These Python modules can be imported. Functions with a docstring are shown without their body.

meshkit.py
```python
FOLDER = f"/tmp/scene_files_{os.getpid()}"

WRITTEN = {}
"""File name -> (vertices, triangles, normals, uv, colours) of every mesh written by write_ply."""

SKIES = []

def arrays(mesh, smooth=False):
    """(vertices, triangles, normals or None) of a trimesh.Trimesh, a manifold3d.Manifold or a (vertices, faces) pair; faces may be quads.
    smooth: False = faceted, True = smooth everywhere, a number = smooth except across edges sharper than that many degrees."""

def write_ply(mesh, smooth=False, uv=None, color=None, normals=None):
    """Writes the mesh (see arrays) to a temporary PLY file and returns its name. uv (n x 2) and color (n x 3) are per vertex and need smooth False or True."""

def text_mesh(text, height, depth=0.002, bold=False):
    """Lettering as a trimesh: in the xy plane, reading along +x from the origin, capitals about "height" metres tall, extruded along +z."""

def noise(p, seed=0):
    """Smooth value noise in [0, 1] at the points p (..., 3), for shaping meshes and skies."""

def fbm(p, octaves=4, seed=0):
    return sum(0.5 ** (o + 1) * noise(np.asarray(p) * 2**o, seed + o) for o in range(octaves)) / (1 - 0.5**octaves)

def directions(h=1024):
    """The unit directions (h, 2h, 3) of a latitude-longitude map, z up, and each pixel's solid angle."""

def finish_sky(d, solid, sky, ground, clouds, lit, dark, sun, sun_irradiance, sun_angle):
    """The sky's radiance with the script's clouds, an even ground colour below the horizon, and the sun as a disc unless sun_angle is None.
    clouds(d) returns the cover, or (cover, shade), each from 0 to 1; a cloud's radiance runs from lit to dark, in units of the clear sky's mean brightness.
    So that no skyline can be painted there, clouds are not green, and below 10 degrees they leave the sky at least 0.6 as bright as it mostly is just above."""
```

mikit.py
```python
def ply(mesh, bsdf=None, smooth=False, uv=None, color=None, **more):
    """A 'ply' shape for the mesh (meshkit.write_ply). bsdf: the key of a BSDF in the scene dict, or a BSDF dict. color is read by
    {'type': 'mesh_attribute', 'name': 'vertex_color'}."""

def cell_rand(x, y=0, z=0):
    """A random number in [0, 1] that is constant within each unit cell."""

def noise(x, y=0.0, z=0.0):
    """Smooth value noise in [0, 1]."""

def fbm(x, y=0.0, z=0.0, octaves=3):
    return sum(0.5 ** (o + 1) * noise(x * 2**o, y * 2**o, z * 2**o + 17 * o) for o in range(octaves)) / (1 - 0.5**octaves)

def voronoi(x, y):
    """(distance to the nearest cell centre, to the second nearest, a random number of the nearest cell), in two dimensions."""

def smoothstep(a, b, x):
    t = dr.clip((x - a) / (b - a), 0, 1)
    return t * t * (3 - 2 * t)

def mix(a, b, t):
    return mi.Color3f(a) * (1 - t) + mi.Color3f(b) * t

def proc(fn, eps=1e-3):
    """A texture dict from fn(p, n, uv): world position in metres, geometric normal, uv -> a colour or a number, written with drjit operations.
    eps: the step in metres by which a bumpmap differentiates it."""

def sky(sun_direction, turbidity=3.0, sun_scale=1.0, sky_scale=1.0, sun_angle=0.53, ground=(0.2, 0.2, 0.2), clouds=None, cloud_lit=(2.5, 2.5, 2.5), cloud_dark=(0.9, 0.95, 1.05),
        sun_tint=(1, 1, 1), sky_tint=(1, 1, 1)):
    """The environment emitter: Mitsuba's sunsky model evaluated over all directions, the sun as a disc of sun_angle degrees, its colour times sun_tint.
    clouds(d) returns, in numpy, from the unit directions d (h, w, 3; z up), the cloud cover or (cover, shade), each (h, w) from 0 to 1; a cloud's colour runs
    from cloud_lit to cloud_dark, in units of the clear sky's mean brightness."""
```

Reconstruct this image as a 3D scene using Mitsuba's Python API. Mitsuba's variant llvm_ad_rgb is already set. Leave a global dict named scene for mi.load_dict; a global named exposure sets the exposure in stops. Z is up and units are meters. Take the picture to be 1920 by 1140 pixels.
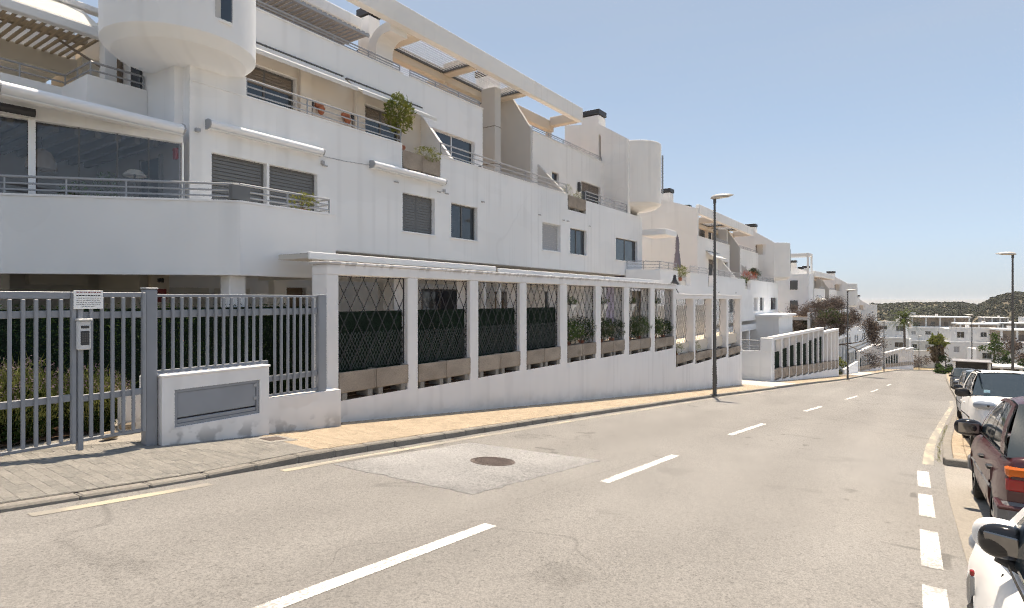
import math, random
import numpy as np, trimesh, manifold3d as m3
import drjit as dr, mitsuba as mi
import mikit, meshkit
from mikit import noise, fbm, voronoi, cell_rand, smoothstep, mix, proc
from shapely.geometry import Polygon, box as sbox
from scipy.interpolate import PchipInterpolator
T4 = mi.ScalarTransform4f
# ------------------------------------------------------------------ camera, sky, exposure
scene, labels = {"type": "scene"}, {}
HEAD = math.radians(34.358)            # the camera looks this far to the left of the street's direction (+y)
EYE = 1.6
scene["camera"] = {"type": "perspective", "fov": 82.22, "fov_axis": "x", "near_clip": 0.05, "far_clip": 20000.0,
                   "principal_point_offset_y": 8.0 / 1140,
                   "to_world": T4().look_at(origin=[0, 0, EYE], target=[-math.sin(HEAD), math.cos(HEAD), EYE], up=[0, 0, 1])}
SUN = (-0.09, 0.25, 1.0)
scene["sky"] = mikit.sky(SUN, turbidity=3.0, sun_scale=1.0, sky_scale=1.0, sky_tint=(1.0, 0.97, 0.91), ground=(0.25, 0.24, 0.22),
                         clouds=lambda d: np.clip(0.42 + 0.4 * np.exp(-d[..., 2] / 0.05) + 0.22 * (meshkit.fbm(d * [2.5, 4.0, 11.0] + [0, 0, 3.0], 5) - 0.5), 0, 1), cloud_lit=(1.36, 1.42, 1.50))
exposure = 2.2
rng = np.random.default_rng(7)
# ------------------------------------------------------------------ helpers
FR = [np.eye(4)]
used = {}


def frame(x=0, y=0, z=0, deg=0.0, about=(0, 0, 0)):
    a = math.radians(deg)
    m = np.eye(4)
    m[:2, :2] = [[math.cos(a), -math.sin(a)], [math.sin(a), math.cos(a)]]
    b = np.asarray(about, float)
    m[:3, 3] = b + [x, y, z] - m[:3, :3] @ b
    return m


class at_frame:
    def __init__(self, m): self.m = m
    def __enter__(self): FR.append(FR[-1] @ self.m)
    def __exit__(self, *a): FR.pop()


def number(name):
    n = used.get(name, 0)
    used[name] = n + 1
    return name if n == 0 else f"{name}_{n:03d}"


def VF(m):
    if isinstance(m, trimesh.Trimesh): return np.asarray(m.vertices, float), np.asarray(m.faces, int)
    if hasattr(m, "to_mesh"):
        q = m.to_mesh()
        return np.asarray(q.vert_properties[:, :3], float), np.asarray(q.tri_verts, int)
    v, f = np.asarray(m[0], float), np.asarray(m[1], int)
    if f.ndim == 2 and f.shape[1] == 4: f = np.vstack([f[:, [0, 1, 2]], f[:, [0, 2, 3]]])
    return v, f


def join(*ms):
    ms = [x for m in ms for x in (m if isinstance(m, list) else [m])]
    vs, fs, k = [], [], 0
    for m in ms:
        v, f = VF(m)
        vs.append(v); fs.append(f + k); k += len(v)
    return np.vstack(vs), np.vstack(fs)


def add(name, mesh, mat, parent=None, smooth=False, label=None, cat=None, group=None, kind=None, uv=None):
    """ONE entry of scene; with a parent it is that thing's part."""
    key = number(f"{parent}__{name}" if parent else name)
    v, f = VF(mesh)
    v = v @ FR[-1][:3, :3].T + FR[-1][:3, 3]
    scene[key] = mikit.ply((v, f), mat, smooth=smooth)
    tag(key, label, cat, group, kind)
    return key


def tag(key, label=None, cat=None, group=None, kind=None):
    d = {k: x for k, x in dict(label=label, category=cat, group=group, kind=kind).items() if x}
    if d: labels[key] = d


def thing(name, label=None, cat=None, group=None, kind=None):
    key = number(name)
    tag(key, label, cat, group, kind)
    return key


def struct(name, mesh, mat, parent=None, smooth=False, kind=None):
    return add(name, mesh, mat, parent, smooth, kind=kind or (None if parent else "structure"))


BF = np.array([[0, 1, 3, 2], [4, 6, 7, 5], [0, 4, 5, 1], [2, 3, 7, 6], [0, 2, 6, 4], [1, 5, 7, 3]])


def box(x0, x1, y0, y1, z0, z1):
    v = np.array([[x, y, z] for x in (x0, x1) for y in (y0, y1) for z in (z0, z1)], float)
    return v, np.vstack([BF[:, [0, 1, 2]], BF[:, [0, 2, 3]]])


def cbox(x0, x1, y0, y1, z0, z1, b=0.01):
    """A box with chamfered edges."""
    lo, hi = np.array([x0, y0, z0], float), np.array([x1, y1, z1], float)
    b = min(b, 0.45 * float((hi - lo).min()))
    pts = []
    for x in (0, 1):
        for y in (0, 1):
            for z in (0, 1):
                c = np.where([x, y, z], hi, lo)
                s = np.where([x, y, z], -1, 1)
                for k in range(3):
                    d = b * s * (np.arange(3) != k)
                    pts.append(c + d)
    h = CBF
    return np.array(pts), h


def _cbf():
    pts = []
    for x in (0, 1):
        for y in (0, 1):
            for z in (0, 1):
                c, s = np.array([x, y, z], float), np.where([x, y, z], -1, 1)
                for k in range(3): pts.append(c + 0.1 * s * (np.arange(3) != k))
    P = np.array(pts)
    h = trimesh.convex.convex_hull(P)
    idx = [int(np.argmin(((P - q) ** 2).sum(1))) for q in h.vertices]
    return np.array(idx)[h.faces]


CBF = _cbf()


def polygon(pts, holes=()):
    return Polygon(pts, holes)


def extrude(poly, h):
    parts = []
    for g in getattr(poly, "geoms", [poly]):
        parts.append(trimesh.creation.extrude_polygon(g, h, engine="earcut"))
    return join(*[VF(p) for p in parts])


def yz_wall(poly, x0, x1):
    """Outline in (y, z), thickness along x."""
    v, f = extrude(poly, x1 - x0)
    return np.stack([v[:, 2] + x0, v[:, 0], v[:, 1]], 1), f


def xz_wall(poly, y0, y1):
    v, f = extrude(poly, y1 - y0)
    return np.stack([v[:, 0], v[:, 2] + y0, v[:, 1]], 1), f[:, ::-1]


def xy_slab(poly, z0, z1):
    v, f = extrude(poly, z1 - z0)
    return np.stack([v[:, 0], v[:, 1], v[:, 2] + z0], 1), f


def tube(pts, r, n=8, cap=True):
    p = np.asarray(pts, float)
    r = np.broadcast_to(np.asarray(r, float), (len(p),))
    t = np.gradient(p, axis=0)
    t /= np.linalg.norm(t, axis=1, keepdims=True) + 1e-12
    up = np.array([0, 0, 1.0]) if abs(t[:, 2]).mean() < 0.8 else np.array([1.0, 0, 0])
    a = np.cross(t, up); a /= np.linalg.norm(a, axis=1, keepdims=True) + 1e-12
    b = np.cross(t, a)
    ang = np.arange(n) * 2 * np.pi / n + np.pi / n
    v = p[:, None] + r[:, None, None] * (np.cos(ang)[None, :, None] * a[:, None] + np.sin(ang)[None, :, None] * b[:, None])
    v = v.reshape(-1, 3)
    f = []
    for i in range(len(p) - 1):
        for j in range(n):
            k = (j + 1) % n
            f += [[i * n + j, (i + 1) * n + j, (i + 1) * n + k], [i * n + j, (i + 1) * n + k, i * n + k]]
    if cap:
        e = (len(p) - 1) * n
        f += [[0, j, j + 1] for j in range(1, n - 1)] + [[e, e + j + 1, e + j] for j in range(1, n - 1)]
    return v, np.array(f)[:, ::-1]


def bar(p, q, w, h, up=(0, 0, 1)):
    """A square bar from p to q, w wide and h tall."""
    p, q = np.asarray(p, float), np.asarray(q, float)
    d = q - p; d /= np.linalg.norm(d)
    s = np.cross(d, up); s /= np.linalg.norm(s)
    u = np.cross(s, d)
    c = [s * w / 2 * i + u * h / 2 * j for i, j in ((-1, -1), (1, -1), (1, 1), (-1, 1))]
    v = np.array([p + k for k in c] + [q + k for k in c])
    f = [[0, 1, 2, 3], [7, 6, 5, 4]] + [[i, i + 4, (i + 1) % 4 + 4, (i + 1) % 4] for i in range(4)]
    f = np.array(f)
    return v, np.vstack([f[:, [0, 2, 1]], f[:, [0, 3, 2]]])


def lathe(prof, n=32, center=(0, 0, 0), a0=0.0, a1=2 * np.pi):
    """Profile (r, z) turned about z."""
    prof = np.asarray(prof, float)
    full = abs(a1 - a0 - 2 * np.pi) < 1e-6
    m = n if full else n + 1
    ang = a0 + (a1 - a0) * np.arange(m) / n
    v = np.stack([prof[None, :, 0] * np.cos(ang)[:, None], prof[None, :, 0] * np.sin(ang)[:, None], np.broadcast_to(prof[None, :, 1], (m, len(prof)))], -1)
    f, k = [], len(prof)
    for i in range(n):
        j = (i + 1) % m
        for q in range(k - 1):
            f += [[i * k + q, j * k + q, j * k + q + 1], [i * k + q, j * k + q + 1, i * k + q + 1]]
    v = v.reshape(-1, 3) + np.asarray(center, float)
    return v, np.array(f)


def grid(P):
    """Surface through an (a, b, 3) array of points."""
    a, b = P.shape[:2]
    i, j = np.meshgrid(np.arange(a - 1), np.arange(b - 1), indexing="ij")
    q = np.stack([i * b + j, (i + 1) * b + j, (i + 1) * b + j + 1, i * b + j + 1], -1).reshape(-1, 4)
    return P.reshape(-1, 3), np.vstack([q[:, [0, 1, 2]], q[:, [0, 2, 3]]])


def leaves(c, size, r, aspect=0.5, droop=0.0, tri=False):
    """One bent leaf (or quad) at each of the points c, turned at random."""
    c = np.asarray(c, float); n = len(c)
    d = r.normal(size=(n, 3)); d[:, 2] -= droop
    d /= np.linalg.norm(d, axis=1, keepdims=True)
    s = np.cross(d, r.normal(size=(n, 3))); s /= np.linalg.norm(s, axis=1, keepdims=True)
    L = (np.broadcast_to(size, (n,)) * r.uniform(0.6, 1.3, n))[:, None]
    w = L * aspect / 2
    if tri:
        v = np.stack([c - s * w, c + s * w, c + d * L], 1)
        return v.reshape(-1, 3), np.arange(3 * n).reshape(-1, 3)
    v = np.stack([c, c + d * L * 0.5 + s * w, c + d * L, c + d * L * 0.5 - s * w], 1)
    k = np.arange(n)[:, None] * 4
    return v.reshape(-1, 3), np.vstack([k + [0, 1, 2], k + [0, 2, 3]])


# ------------------------------------------------------------------ materials
def mat(name, **k):
    two = k.pop("two", True)
    d = {"type": "principled", **k}
    scene[name] = {"type": "twosided", "bsdf": d} if two else d
    return name


def rgb(*c): return {"type": "rgb", "value": list(c)}


def bumped(name, height, eps=1e-3, **k):
    scene[name] = {"type": "twosided", "bsdf": {"type": "bumpmap", "arbitrary": proc(height, eps), "scale": 1.0, "bsdf": {"type": "principled", **k}}}
    return name


def f_plaster(lo, hi, dirt_and_painted_shade):
    def fn(p, n, uv):
        big = fbm(p.x * 0.35 + p.y * 0.35, p.z * 0.5, p.y * 0.1, 3)
        h = p.x * 0.9 + p.y
        streak = noise(h * 5.5 + 31.0, p.z * 0.22, p.x * 0.3)
        thin = noise(h * 17.0, p.z * 0.35 + 5.0, p.x * 0.3)
        fine = noise(p.x * 45, p.y * 45, p.z * 45)
        s = smoothstep(0.58, 0.95, streak) * smoothstep(0.30, 0.6, big) + 0.5 * smoothstep(0.72, 0.95, thin) * smoothstep(0.45, 0.6, noise(h * 0.6, p.z * 0.4 + 9.0))
        c = mix(lo, hi, smoothstep(0.25, 0.75, big) * 0.8 + 0.2 * fine)
        q = fbm(h * 0.5 + 50.0, p.z * 0.8, 3.0, 3)
        patch = smoothstep(0.56, 0.575, q) * 0.025
        w = h + 0.25 * fbm(h * 1.1, p.z * 1.7, 6.0, 3)
        crack = smoothstep(0.006, 0.0, dr.abs(noise(w * 0.30, p.z * 0.22 + 1.4 * noise(h * 0.8, p.z * 0.8)) - 0.5)) * smoothstep(0.55, 0.65, noise(h * 0.4 + 7.0, p.z * 0.4)) * 0.05
        return c * (1 - dirt_and_painted_shade * s) * (1 - patch) * (1 - crack)
    return fn


def f_fence(p, n, uv):
    """White fence plaster: stains rising from the pavement and running down from the coping."""
    big = fbm(p.y * 0.9, p.z * 0.9, p.x, 3)
    g = p.z + 0.098 * p.y
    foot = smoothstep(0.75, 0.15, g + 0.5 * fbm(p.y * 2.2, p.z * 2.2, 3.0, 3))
    run = smoothstep(0.5, 0.9, noise(p.y * 7.0, p.z * 0.5, p.x * 7.0)) * 0.07 + smoothstep(2.13, 2.26, p.z) * smoothstep(0.45, 0.6, noise(p.y * 14.0, p.z * 5.0)) * 0.35
    rust = smoothstep(0.72, 0.80, fbm(p.y * 1.7 + 9.0, p.z * 1.7, p.x, 3)) * 0.5
    c = mix((0.72, 0.705, 0.695), (0.80, 0.785, 0.775), big) * (1 - run)
    c = mix(c, (0.50, 0.43, 0.36), rust * 0.35)
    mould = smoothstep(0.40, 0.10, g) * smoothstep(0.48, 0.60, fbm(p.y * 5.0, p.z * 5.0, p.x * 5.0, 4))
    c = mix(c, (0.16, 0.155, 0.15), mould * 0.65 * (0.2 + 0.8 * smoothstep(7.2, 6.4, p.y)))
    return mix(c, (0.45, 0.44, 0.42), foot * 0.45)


mat("plaster", base_color=proc(f_plaster((0.725, 0.735, 0.745), (0.80, 0.805, 0.81), 0.085)), roughness=0.85, specular=0.2)
mat("plaster_upper", base_color=proc(f_plaster((0.74, 0.725, 0.70), (0.81, 0.795, 0.77), 0.10)), roughness=0.85, specular=0.2)
mat("plaster_fence", base_color=proc(f_fence), roughness=0.85, specular=0.2)
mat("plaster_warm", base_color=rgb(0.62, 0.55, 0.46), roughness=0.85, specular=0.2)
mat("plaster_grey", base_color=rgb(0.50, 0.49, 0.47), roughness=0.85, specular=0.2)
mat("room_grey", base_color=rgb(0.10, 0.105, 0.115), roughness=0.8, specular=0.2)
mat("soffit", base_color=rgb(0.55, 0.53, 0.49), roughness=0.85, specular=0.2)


def f_steel(p, n, uv):
    return mix((0.215, 0.23, 0.255), (0.27, 0.285, 0.315), fbm(p.x * 3, p.y * 3, p.z * 3, 3))


mat("steel_paint", base_color=proc(f_steel), roughness=0.45, specular=0.5)
mat("rail_metal", base_color=rgb(0.33, 0.34, 0.36), roughness=0.4, specular=0.5, metallic=0.3)
mat("alu_frame", base_color=rgb(0.10, 0.10, 0.10), roughness=0.45)
mat("light_frame", base_color=rgb(0.55, 0.56, 0.57), roughness=0.4)
mat("white_paint", base_color=rgb(0.80, 0.80, 0.79), roughness=0.4)
mat("white_metal", base_color=rgb(0.74, 0.75, 0.77), roughness=0.4)
mat("dark_metal", base_color=rgb(0.035, 0.035, 0.038), roughness=0.5)
mat("pole_metal", base_color=rgb(0.085, 0.083, 0.08), roughness=0.45)
mat("lamp_head", base_color=rgb(0.45, 0.44, 0.42), roughness=0.4)
mat("shutter", base_color=rgb(0.13, 0.135, 0.14), roughness=0.5)
mat("shutter_light", base_color=rgb(0.36, 0.36, 0.37), roughness=0.5)
mat("shutter_brown", base_color=rgb(0.17, 0.14, 0.115), roughness=0.5)
scene["awning_cloth"] = {"type": "principledthin", "base_color": rgb(0.85, 0.84, 0.81), "roughness": 0.9, "diff_trans": 0.8, "spec_trans": 0.0}
mat("glass_dark", base_color=rgb(0.012, 0.02, 0.03), roughness=0.03, specular=0.9)
mat("glass_blue", base_color=rgb(0.012, 0.022, 0.034), roughness=0.04, specular=0.9)
scene["glass_thin"] = {"type": "thindielectric", "int_ior": 1.33}
mat("terracotta", base_color=rgb(0.36, 0.13, 0.07), roughness=0.8)
mat("pot_white", base_color=rgb(0.72, 0.70, 0.66), roughness=0.5)
mat("wood_brown", base_color=proc(lambda p, n, uv: mix((0.13, 0.085, 0.055), (0.22, 0.15, 0.10), noise(p.x * 2, p.y * 30, p.z * 8))), roughness=0.7)
mat("slat_wood", base_color=rgb(0.30, 0.25, 0.19), roughness=0.7)


def f_planter(p, n, uv):
    big = fbm(p.y * 2.5, p.z * 3.5, p.x * 2.5, 3)
    grit = noise(p.x * 130, p.y * 130, p.z * 130)
    c = mix((0.20, 0.165, 0.135), (0.40, 0.345, 0.285), big)
    return c * (0.75 + 0.5 * grit) * (1 - 0.45 * smoothstep(0.6, 0.85, fbm(p.y * 1.7 + 4, p.z * 2.5, p.x, 3)))


mat("planter_concrete", base_color=proc(f_planter), roughness=0.9, specular=0.2)


def f_screen(p, n, uv):
    d = noise(p.x * 60, p.y * 60, p.z * 60)
    return mix((0.006, 0.011, 0.008), (0.018, 0.038, 0.022), smoothstep(0.35, 0.8, d) * fbm(p.y * 2, p.z * 3, 1.0, 3) * 1.6)


mat("screen_green", base_color=proc(f_screen), roughness=0.9, specular=0.1)


def leaf_mat(name, a, b, t=0.35, s=3.0):
    fn = proc(lambda p, n, uv: mix(a, b, smoothstep(0.25, 0.75, noise(p.x * s, p.y * s, p.z * s) * 0.6 + 0.4 * noise(p.x * s * 9, p.y * s * 9, p.z * s * 9))))
    scene[name] = {"type": "principledthin", "base_color": fn, "roughness": 0.6, "diff_trans": t, "spec_trans": 0.0}
    return name


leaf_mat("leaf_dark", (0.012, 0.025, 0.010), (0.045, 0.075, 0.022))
leaf_mat("leaf_green", (0.035, 0.07, 0.018), (0.10, 0.15, 0.035))
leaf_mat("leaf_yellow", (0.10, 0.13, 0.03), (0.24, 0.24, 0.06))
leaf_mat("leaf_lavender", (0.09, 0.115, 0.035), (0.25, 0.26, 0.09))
leaf_mat("flower_lavender", (0.16, 0.12, 0.15), (0.30, 0.23, 0.26))
leaf_mat("leaf_brown", (0.085, 0.066, 0.056), (0.21, 0.165, 0.14))
leaf_mat("leaf_palm", (0.05, 0.075, 0.02), (0.13, 0.16, 0.05))
leaf_mat("leaf_dead", (0.12, 0.08, 0.045), (0.22, 0.16, 0.09))
leaf_mat("flower_red", (0.30, 0.05, 0.03), (0.45, 0.14, 0.08))
mat("bark", base_color=proc(lambda p, n, uv: mix((0.09, 0.07, 0.06), (0.20, 0.165, 0.145), noise(p.x * 20, p.y * 20, p.z * 6))), roughness=0.9, specular=0.1)
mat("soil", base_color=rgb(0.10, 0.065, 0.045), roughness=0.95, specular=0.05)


def f_asphalt(p, n, uv):
    g1 = noise(p.x * 85, p.y * 85)
    g2 = noise(p.x * 190 + 7, p.y * 190)
    big = fbm(p.x * 0.45, p.y * 0.14, 2.0, 4)
    mid = fbm(p.x * 2.1 + 5, p.y * 1.0, 5.0, 3)
    c = mix((0.196, 0.190, 0.181), (0.222, 0.216, 0.206), smoothstep(0.25, 0.75, big))
    c = c * (0.92 + 0.16 * mid)
    lane = dr.exp(-dr.square((p.x + 0.75) * 2.2)) + dr.exp(-dr.square((p.x + 2.35) * 2.2)) + dr.exp(-dr.square((p.x + 3.95) * 2.2)) + dr.exp(-dr.square((p.x + 5.4) * 2.2))
    c = c * (0.97 + 0.08 * lane)
    grain = smoothstep(0.1, 0.9, g1 * 0.5 + g2 * 0.5)
    c = c * (0.78 + 0.44 * grain)
    pit = smoothstep(0.80, 0.92, noise(p.x * 38 + 3, p.y * 38))
    c = c * (1 - 0.20 * pit)
    crack = smoothstep(0.016, 0.0, dr.abs(noise(p.x * 0.9 + 0.9 * noise(p.x * 2, p.y * 2), p.y * 0.35 + 3.0) - 0.5)) * smoothstep(0.50, 0.62, fbm(p.x * 0.3 + 9, p.y * 0.2, 1.0, 3))
    seam = smoothstep(0.022, 0.0, dr.abs(p.x + 3.45 + 0.05 * noise(p.y * 0.9))) * 0.22 * noise(p.y * 0.7, 5.0)
    oil = smoothstep(0.73, 0.80, fbm(p.x * 1.4 + 21, p.y * 1.1, 7.0, 3)) * 0.14
    drip = smoothstep(0.86, 0.93, noise(p.x * 4.5, p.y * 4.5 + 11)) * smoothstep(0.5, 0.7, noise(p.x * 0.5, p.y * 0.3 + 40)) * 0.35
    gut = smoothstep(0.55, 0.0, p.x + 6.75) * 0.0
    return c * (1 - 0.22 * crack) * (1 - seam) * (1 - oil) * (1 - drip)


bumped("asphalt", lambda p, n, uv: 0.003 * noise(p.x * 95, p.y * 95), eps=3e-3, base_color=proc(f_asphalt), roughness=0.8, specular=0.3)


def f_patch(p, n, uv):
    g = noise(p.x * 48, p.y * 48) * 0.5 + noise(p.x * 115, p.y * 115) * 0.5
    big = fbm(p.x * 1.2, p.y * 1.2, 1.0, 3)
    edge = smoothstep(0.55, 0.0, (p.x + 6.0) * 0.0 + dr.minimum(dr.abs(p.x + 3.85), dr.abs(p.y - 4.95)) + 0.25 * (big - 0.5))
    c = mix((0.20, 0.20, 0.20), (0.29, 0.288, 0.285), big)
    return c * (0.55 + 0.9 * g) * (1 - 0.25 * edge * noise(p.x * 20, p.y * 20))


mat("asphalt_patch", base_color=proc(f_patch), roughness=0.85, specular=0.2)


def f_paint(c0):
    def fn(p, n, uv):
        wear = smoothstep(0.50, 0.72, fbm(p.x * 7, p.y * 3, 1.0, 3) * 0.6 + 0.4 * noise(p.x * 80, p.y * 80))
        return mix(c0, (0.19, 0.18, 0.165), wear * 0.65) * (0.88 + 0.2 * fbm(p.x * 1.5, p.y * 1.5, 8.0, 3))
    return fn


mat("road_white", base_color=proc(f_paint((0.62, 0.62, 0.60))), roughness=0.7)


def f_yellow(p, n, uv):
    wear = smoothstep(0.30, 0.62, fbm(p.x * 6, p.y * 1.2, 4.0, 3))
    return mix((0.40, 0.36, 0.275), (0.26, 0.245, 0.215), wear)


mat("road_yellow", base_color=proc(f_yellow), roughness=0.7)


def f_conc(a, b, s=1.0):
    def fn(p, n, uv):
        big = fbm(p.x * s, p.y * s, p.z * s, 4)
        return mix(a, b, big) * (0.8 + 0.4 * noise(p.x * 70, p.y * 70, p.z * 70))
    return fn


mat("kerb_stone", base_color=proc(f_conc((0.15, 0.14, 0.125), (0.27, 0.255, 0.23), 2.5)), roughness=0.9, specular=0.2)
mat("mortar", base_color=proc(f_conc((0.20, 0.19, 0.175), (0.28, 0.27, 0.25), 2.0)), roughness=0.95, specular=0.1)
mat("concrete_slab", base_color=proc(f_conc((0.23, 0.215, 0.19), (0.31, 0.29, 0.26), 0.9)), roughness=0.9, specular=0.2)


def f_pav(a, b, lx, ly):
    """Pavers too far away to build one by one: tone by cell and a joint."""
    def fn(p, n, uv):
        row = dr.floor(p.x / lx)
        y = p.y / ly + 0.5 * (row - 2 * dr.floor(row / 2))
        u, w = p.x / lx - row, y - dr.floor(y)
        j = smoothstep(0.0, 0.08, dr.minimum(u, 1 - u)) * smoothstep(0.0, 0.04, dr.minimum(w, 1 - w))
        c = mix(a, b, cell_rand(row, dr.floor(y), 1)) * (0.85 + 0.3 * noise(p.x * 60, p.y * 60))
        return c * (0.72 + 0.28 * j) * (0.9 + 0.2 * fbm(p.x * 0.8, p.y * 0.8, 1.0, 3))
    return fn


mat("paving_grey_far", base_color=proc(f_conc((0.14, 0.135, 0.122), (0.17, 0.163, 0.15), 3.0)), roughness=0.9, specular=0.2)
mat("paving_yellow_far", base_color=proc(f_pav((0.285, 0.235, 0.175), (0.35, 0.295, 0.225), 0.1, 0.2)), roughness=0.9, specular=0.2)
GREY_PAVERS = [mat(f"paver_grey_{i}", base_color=proc(f_conc(c, tuple(1.2 * x for x in c), 3.0)), roughness=0.9, specular=0.2) for i, c in enumerate([(0.180, 0.173, 0.159), (0.195, 0.187, 0.172), (0.166, 0.161, 0.149)])]
YELLOW_PAVERS = [mat(f"paver_yellow_{i}", base_color=proc(f_conc(c, tuple(1.15 * x for x in c), 3.0)), roughness=0.9, specular=0.2) for i, c in enumerate([(0.295, 0.245, 0.182), (0.32, 0.262, 0.195), (0.28, 0.232, 0.172)])]
mat("cover_iron", base_color=proc(f_conc((0.075, 0.06, 0.055), (0.13, 0.105, 0.095), 6.0)), roughness=0.6, metallic=0.3)


def f_ground(p, n, uv):
    d = fbm(p.x * 0.06, p.y * 0.06, 1.0, 4)
    c = mix((0.19, 0.155, 0.105), (0.10, 0.095, 0.05), smoothstep(0.4, 0.65, d))
    return c * (0.8 + 0.4 * noise(p.x * 1.5, p.y * 1.5))


mat("earth", base_color=proc(f_ground), roughness=0.95, specular=0.05)


def f_hill(p, n, uv):
    d = fbm(p.x * 0.018, p.y * 0.018, 3.0, 4)
    e = noise(p.x * 0.12, p.y * 0.12)
    c = mix((0.15, 0.13, 0.095), (0.05, 0.055, 0.036), smoothstep(0.36, 0.54, d * 0.75 + e * 0.25))
    return c * (0.8 + 0.4 * noise(p.x * 0.5, p.y * 0.5))


mat("hill_earth", base_color=proc(f_hill), roughness=0.95, specular=0.05)
mat("hill_leaf", base_color=proc(lambda p, n, uv: mix((0.018, 0.023, 0.016), (0.048, 0.053, 0.036), noise(p.x * 0.09, p.y * 0.09, p.z * 0.2))), roughness=0.95, specular=0.05)
mat("far_white", base_color=rgb(0.74, 0.735, 0.72), roughness=0.9, specular=0.1)
mat("far_shade", base_color=rgb(0.20, 0.17, 0.145), roughness=0.9, specular=0.1)
scene["sea_water"] = {"type": "principled", "base_color": rgb(0.05, 0.10, 0.15), "roughness": 0.25, "specular": 0.5}
mat("awning_shade_cream", base_color=rgb(0.63, 0.585, 0.525), roughness=0.85, specular=0.2)  # cream darkened to paint in the shade below the awnings
mat("flower_red_paint", base_color=rgb(0.22, 0.02, 0.02), roughness=0.5)
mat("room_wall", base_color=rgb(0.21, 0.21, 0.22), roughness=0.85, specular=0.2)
mat("drive_concrete", base_color=proc(f_conc((0.36, 0.345, 0.32), (0.46, 0.445, 0.42), 0.9)), roughness=0.9, specular=0.2)
mat("tile_terracotta", base_color=proc(f_conc((0.28, 0.215, 0.17), (0.35, 0.28, 0.225), 3.0)), roughness=0.8, specular=0.2)
mat("tar", base_color=proc(lambda p, n, uv: mix((0.05, 0.048, 0.045), (0.15, 0.145, 0.135), smoothstep(0.35, 0.6, fbm(p.x * 4, p.y * 4, 1.0, 3)))), roughness=0.7)
# ------------------------------------------------------------------ ground, street, pavements
def curve(pts):
    p = np.array(pts, float)
    f = PchipInterpolator(p[:, 0], p[:, 1], extrapolate=True)
    return lambda y: f(np.clip(y, p[0, 0], p[-1, 0]))


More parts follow.
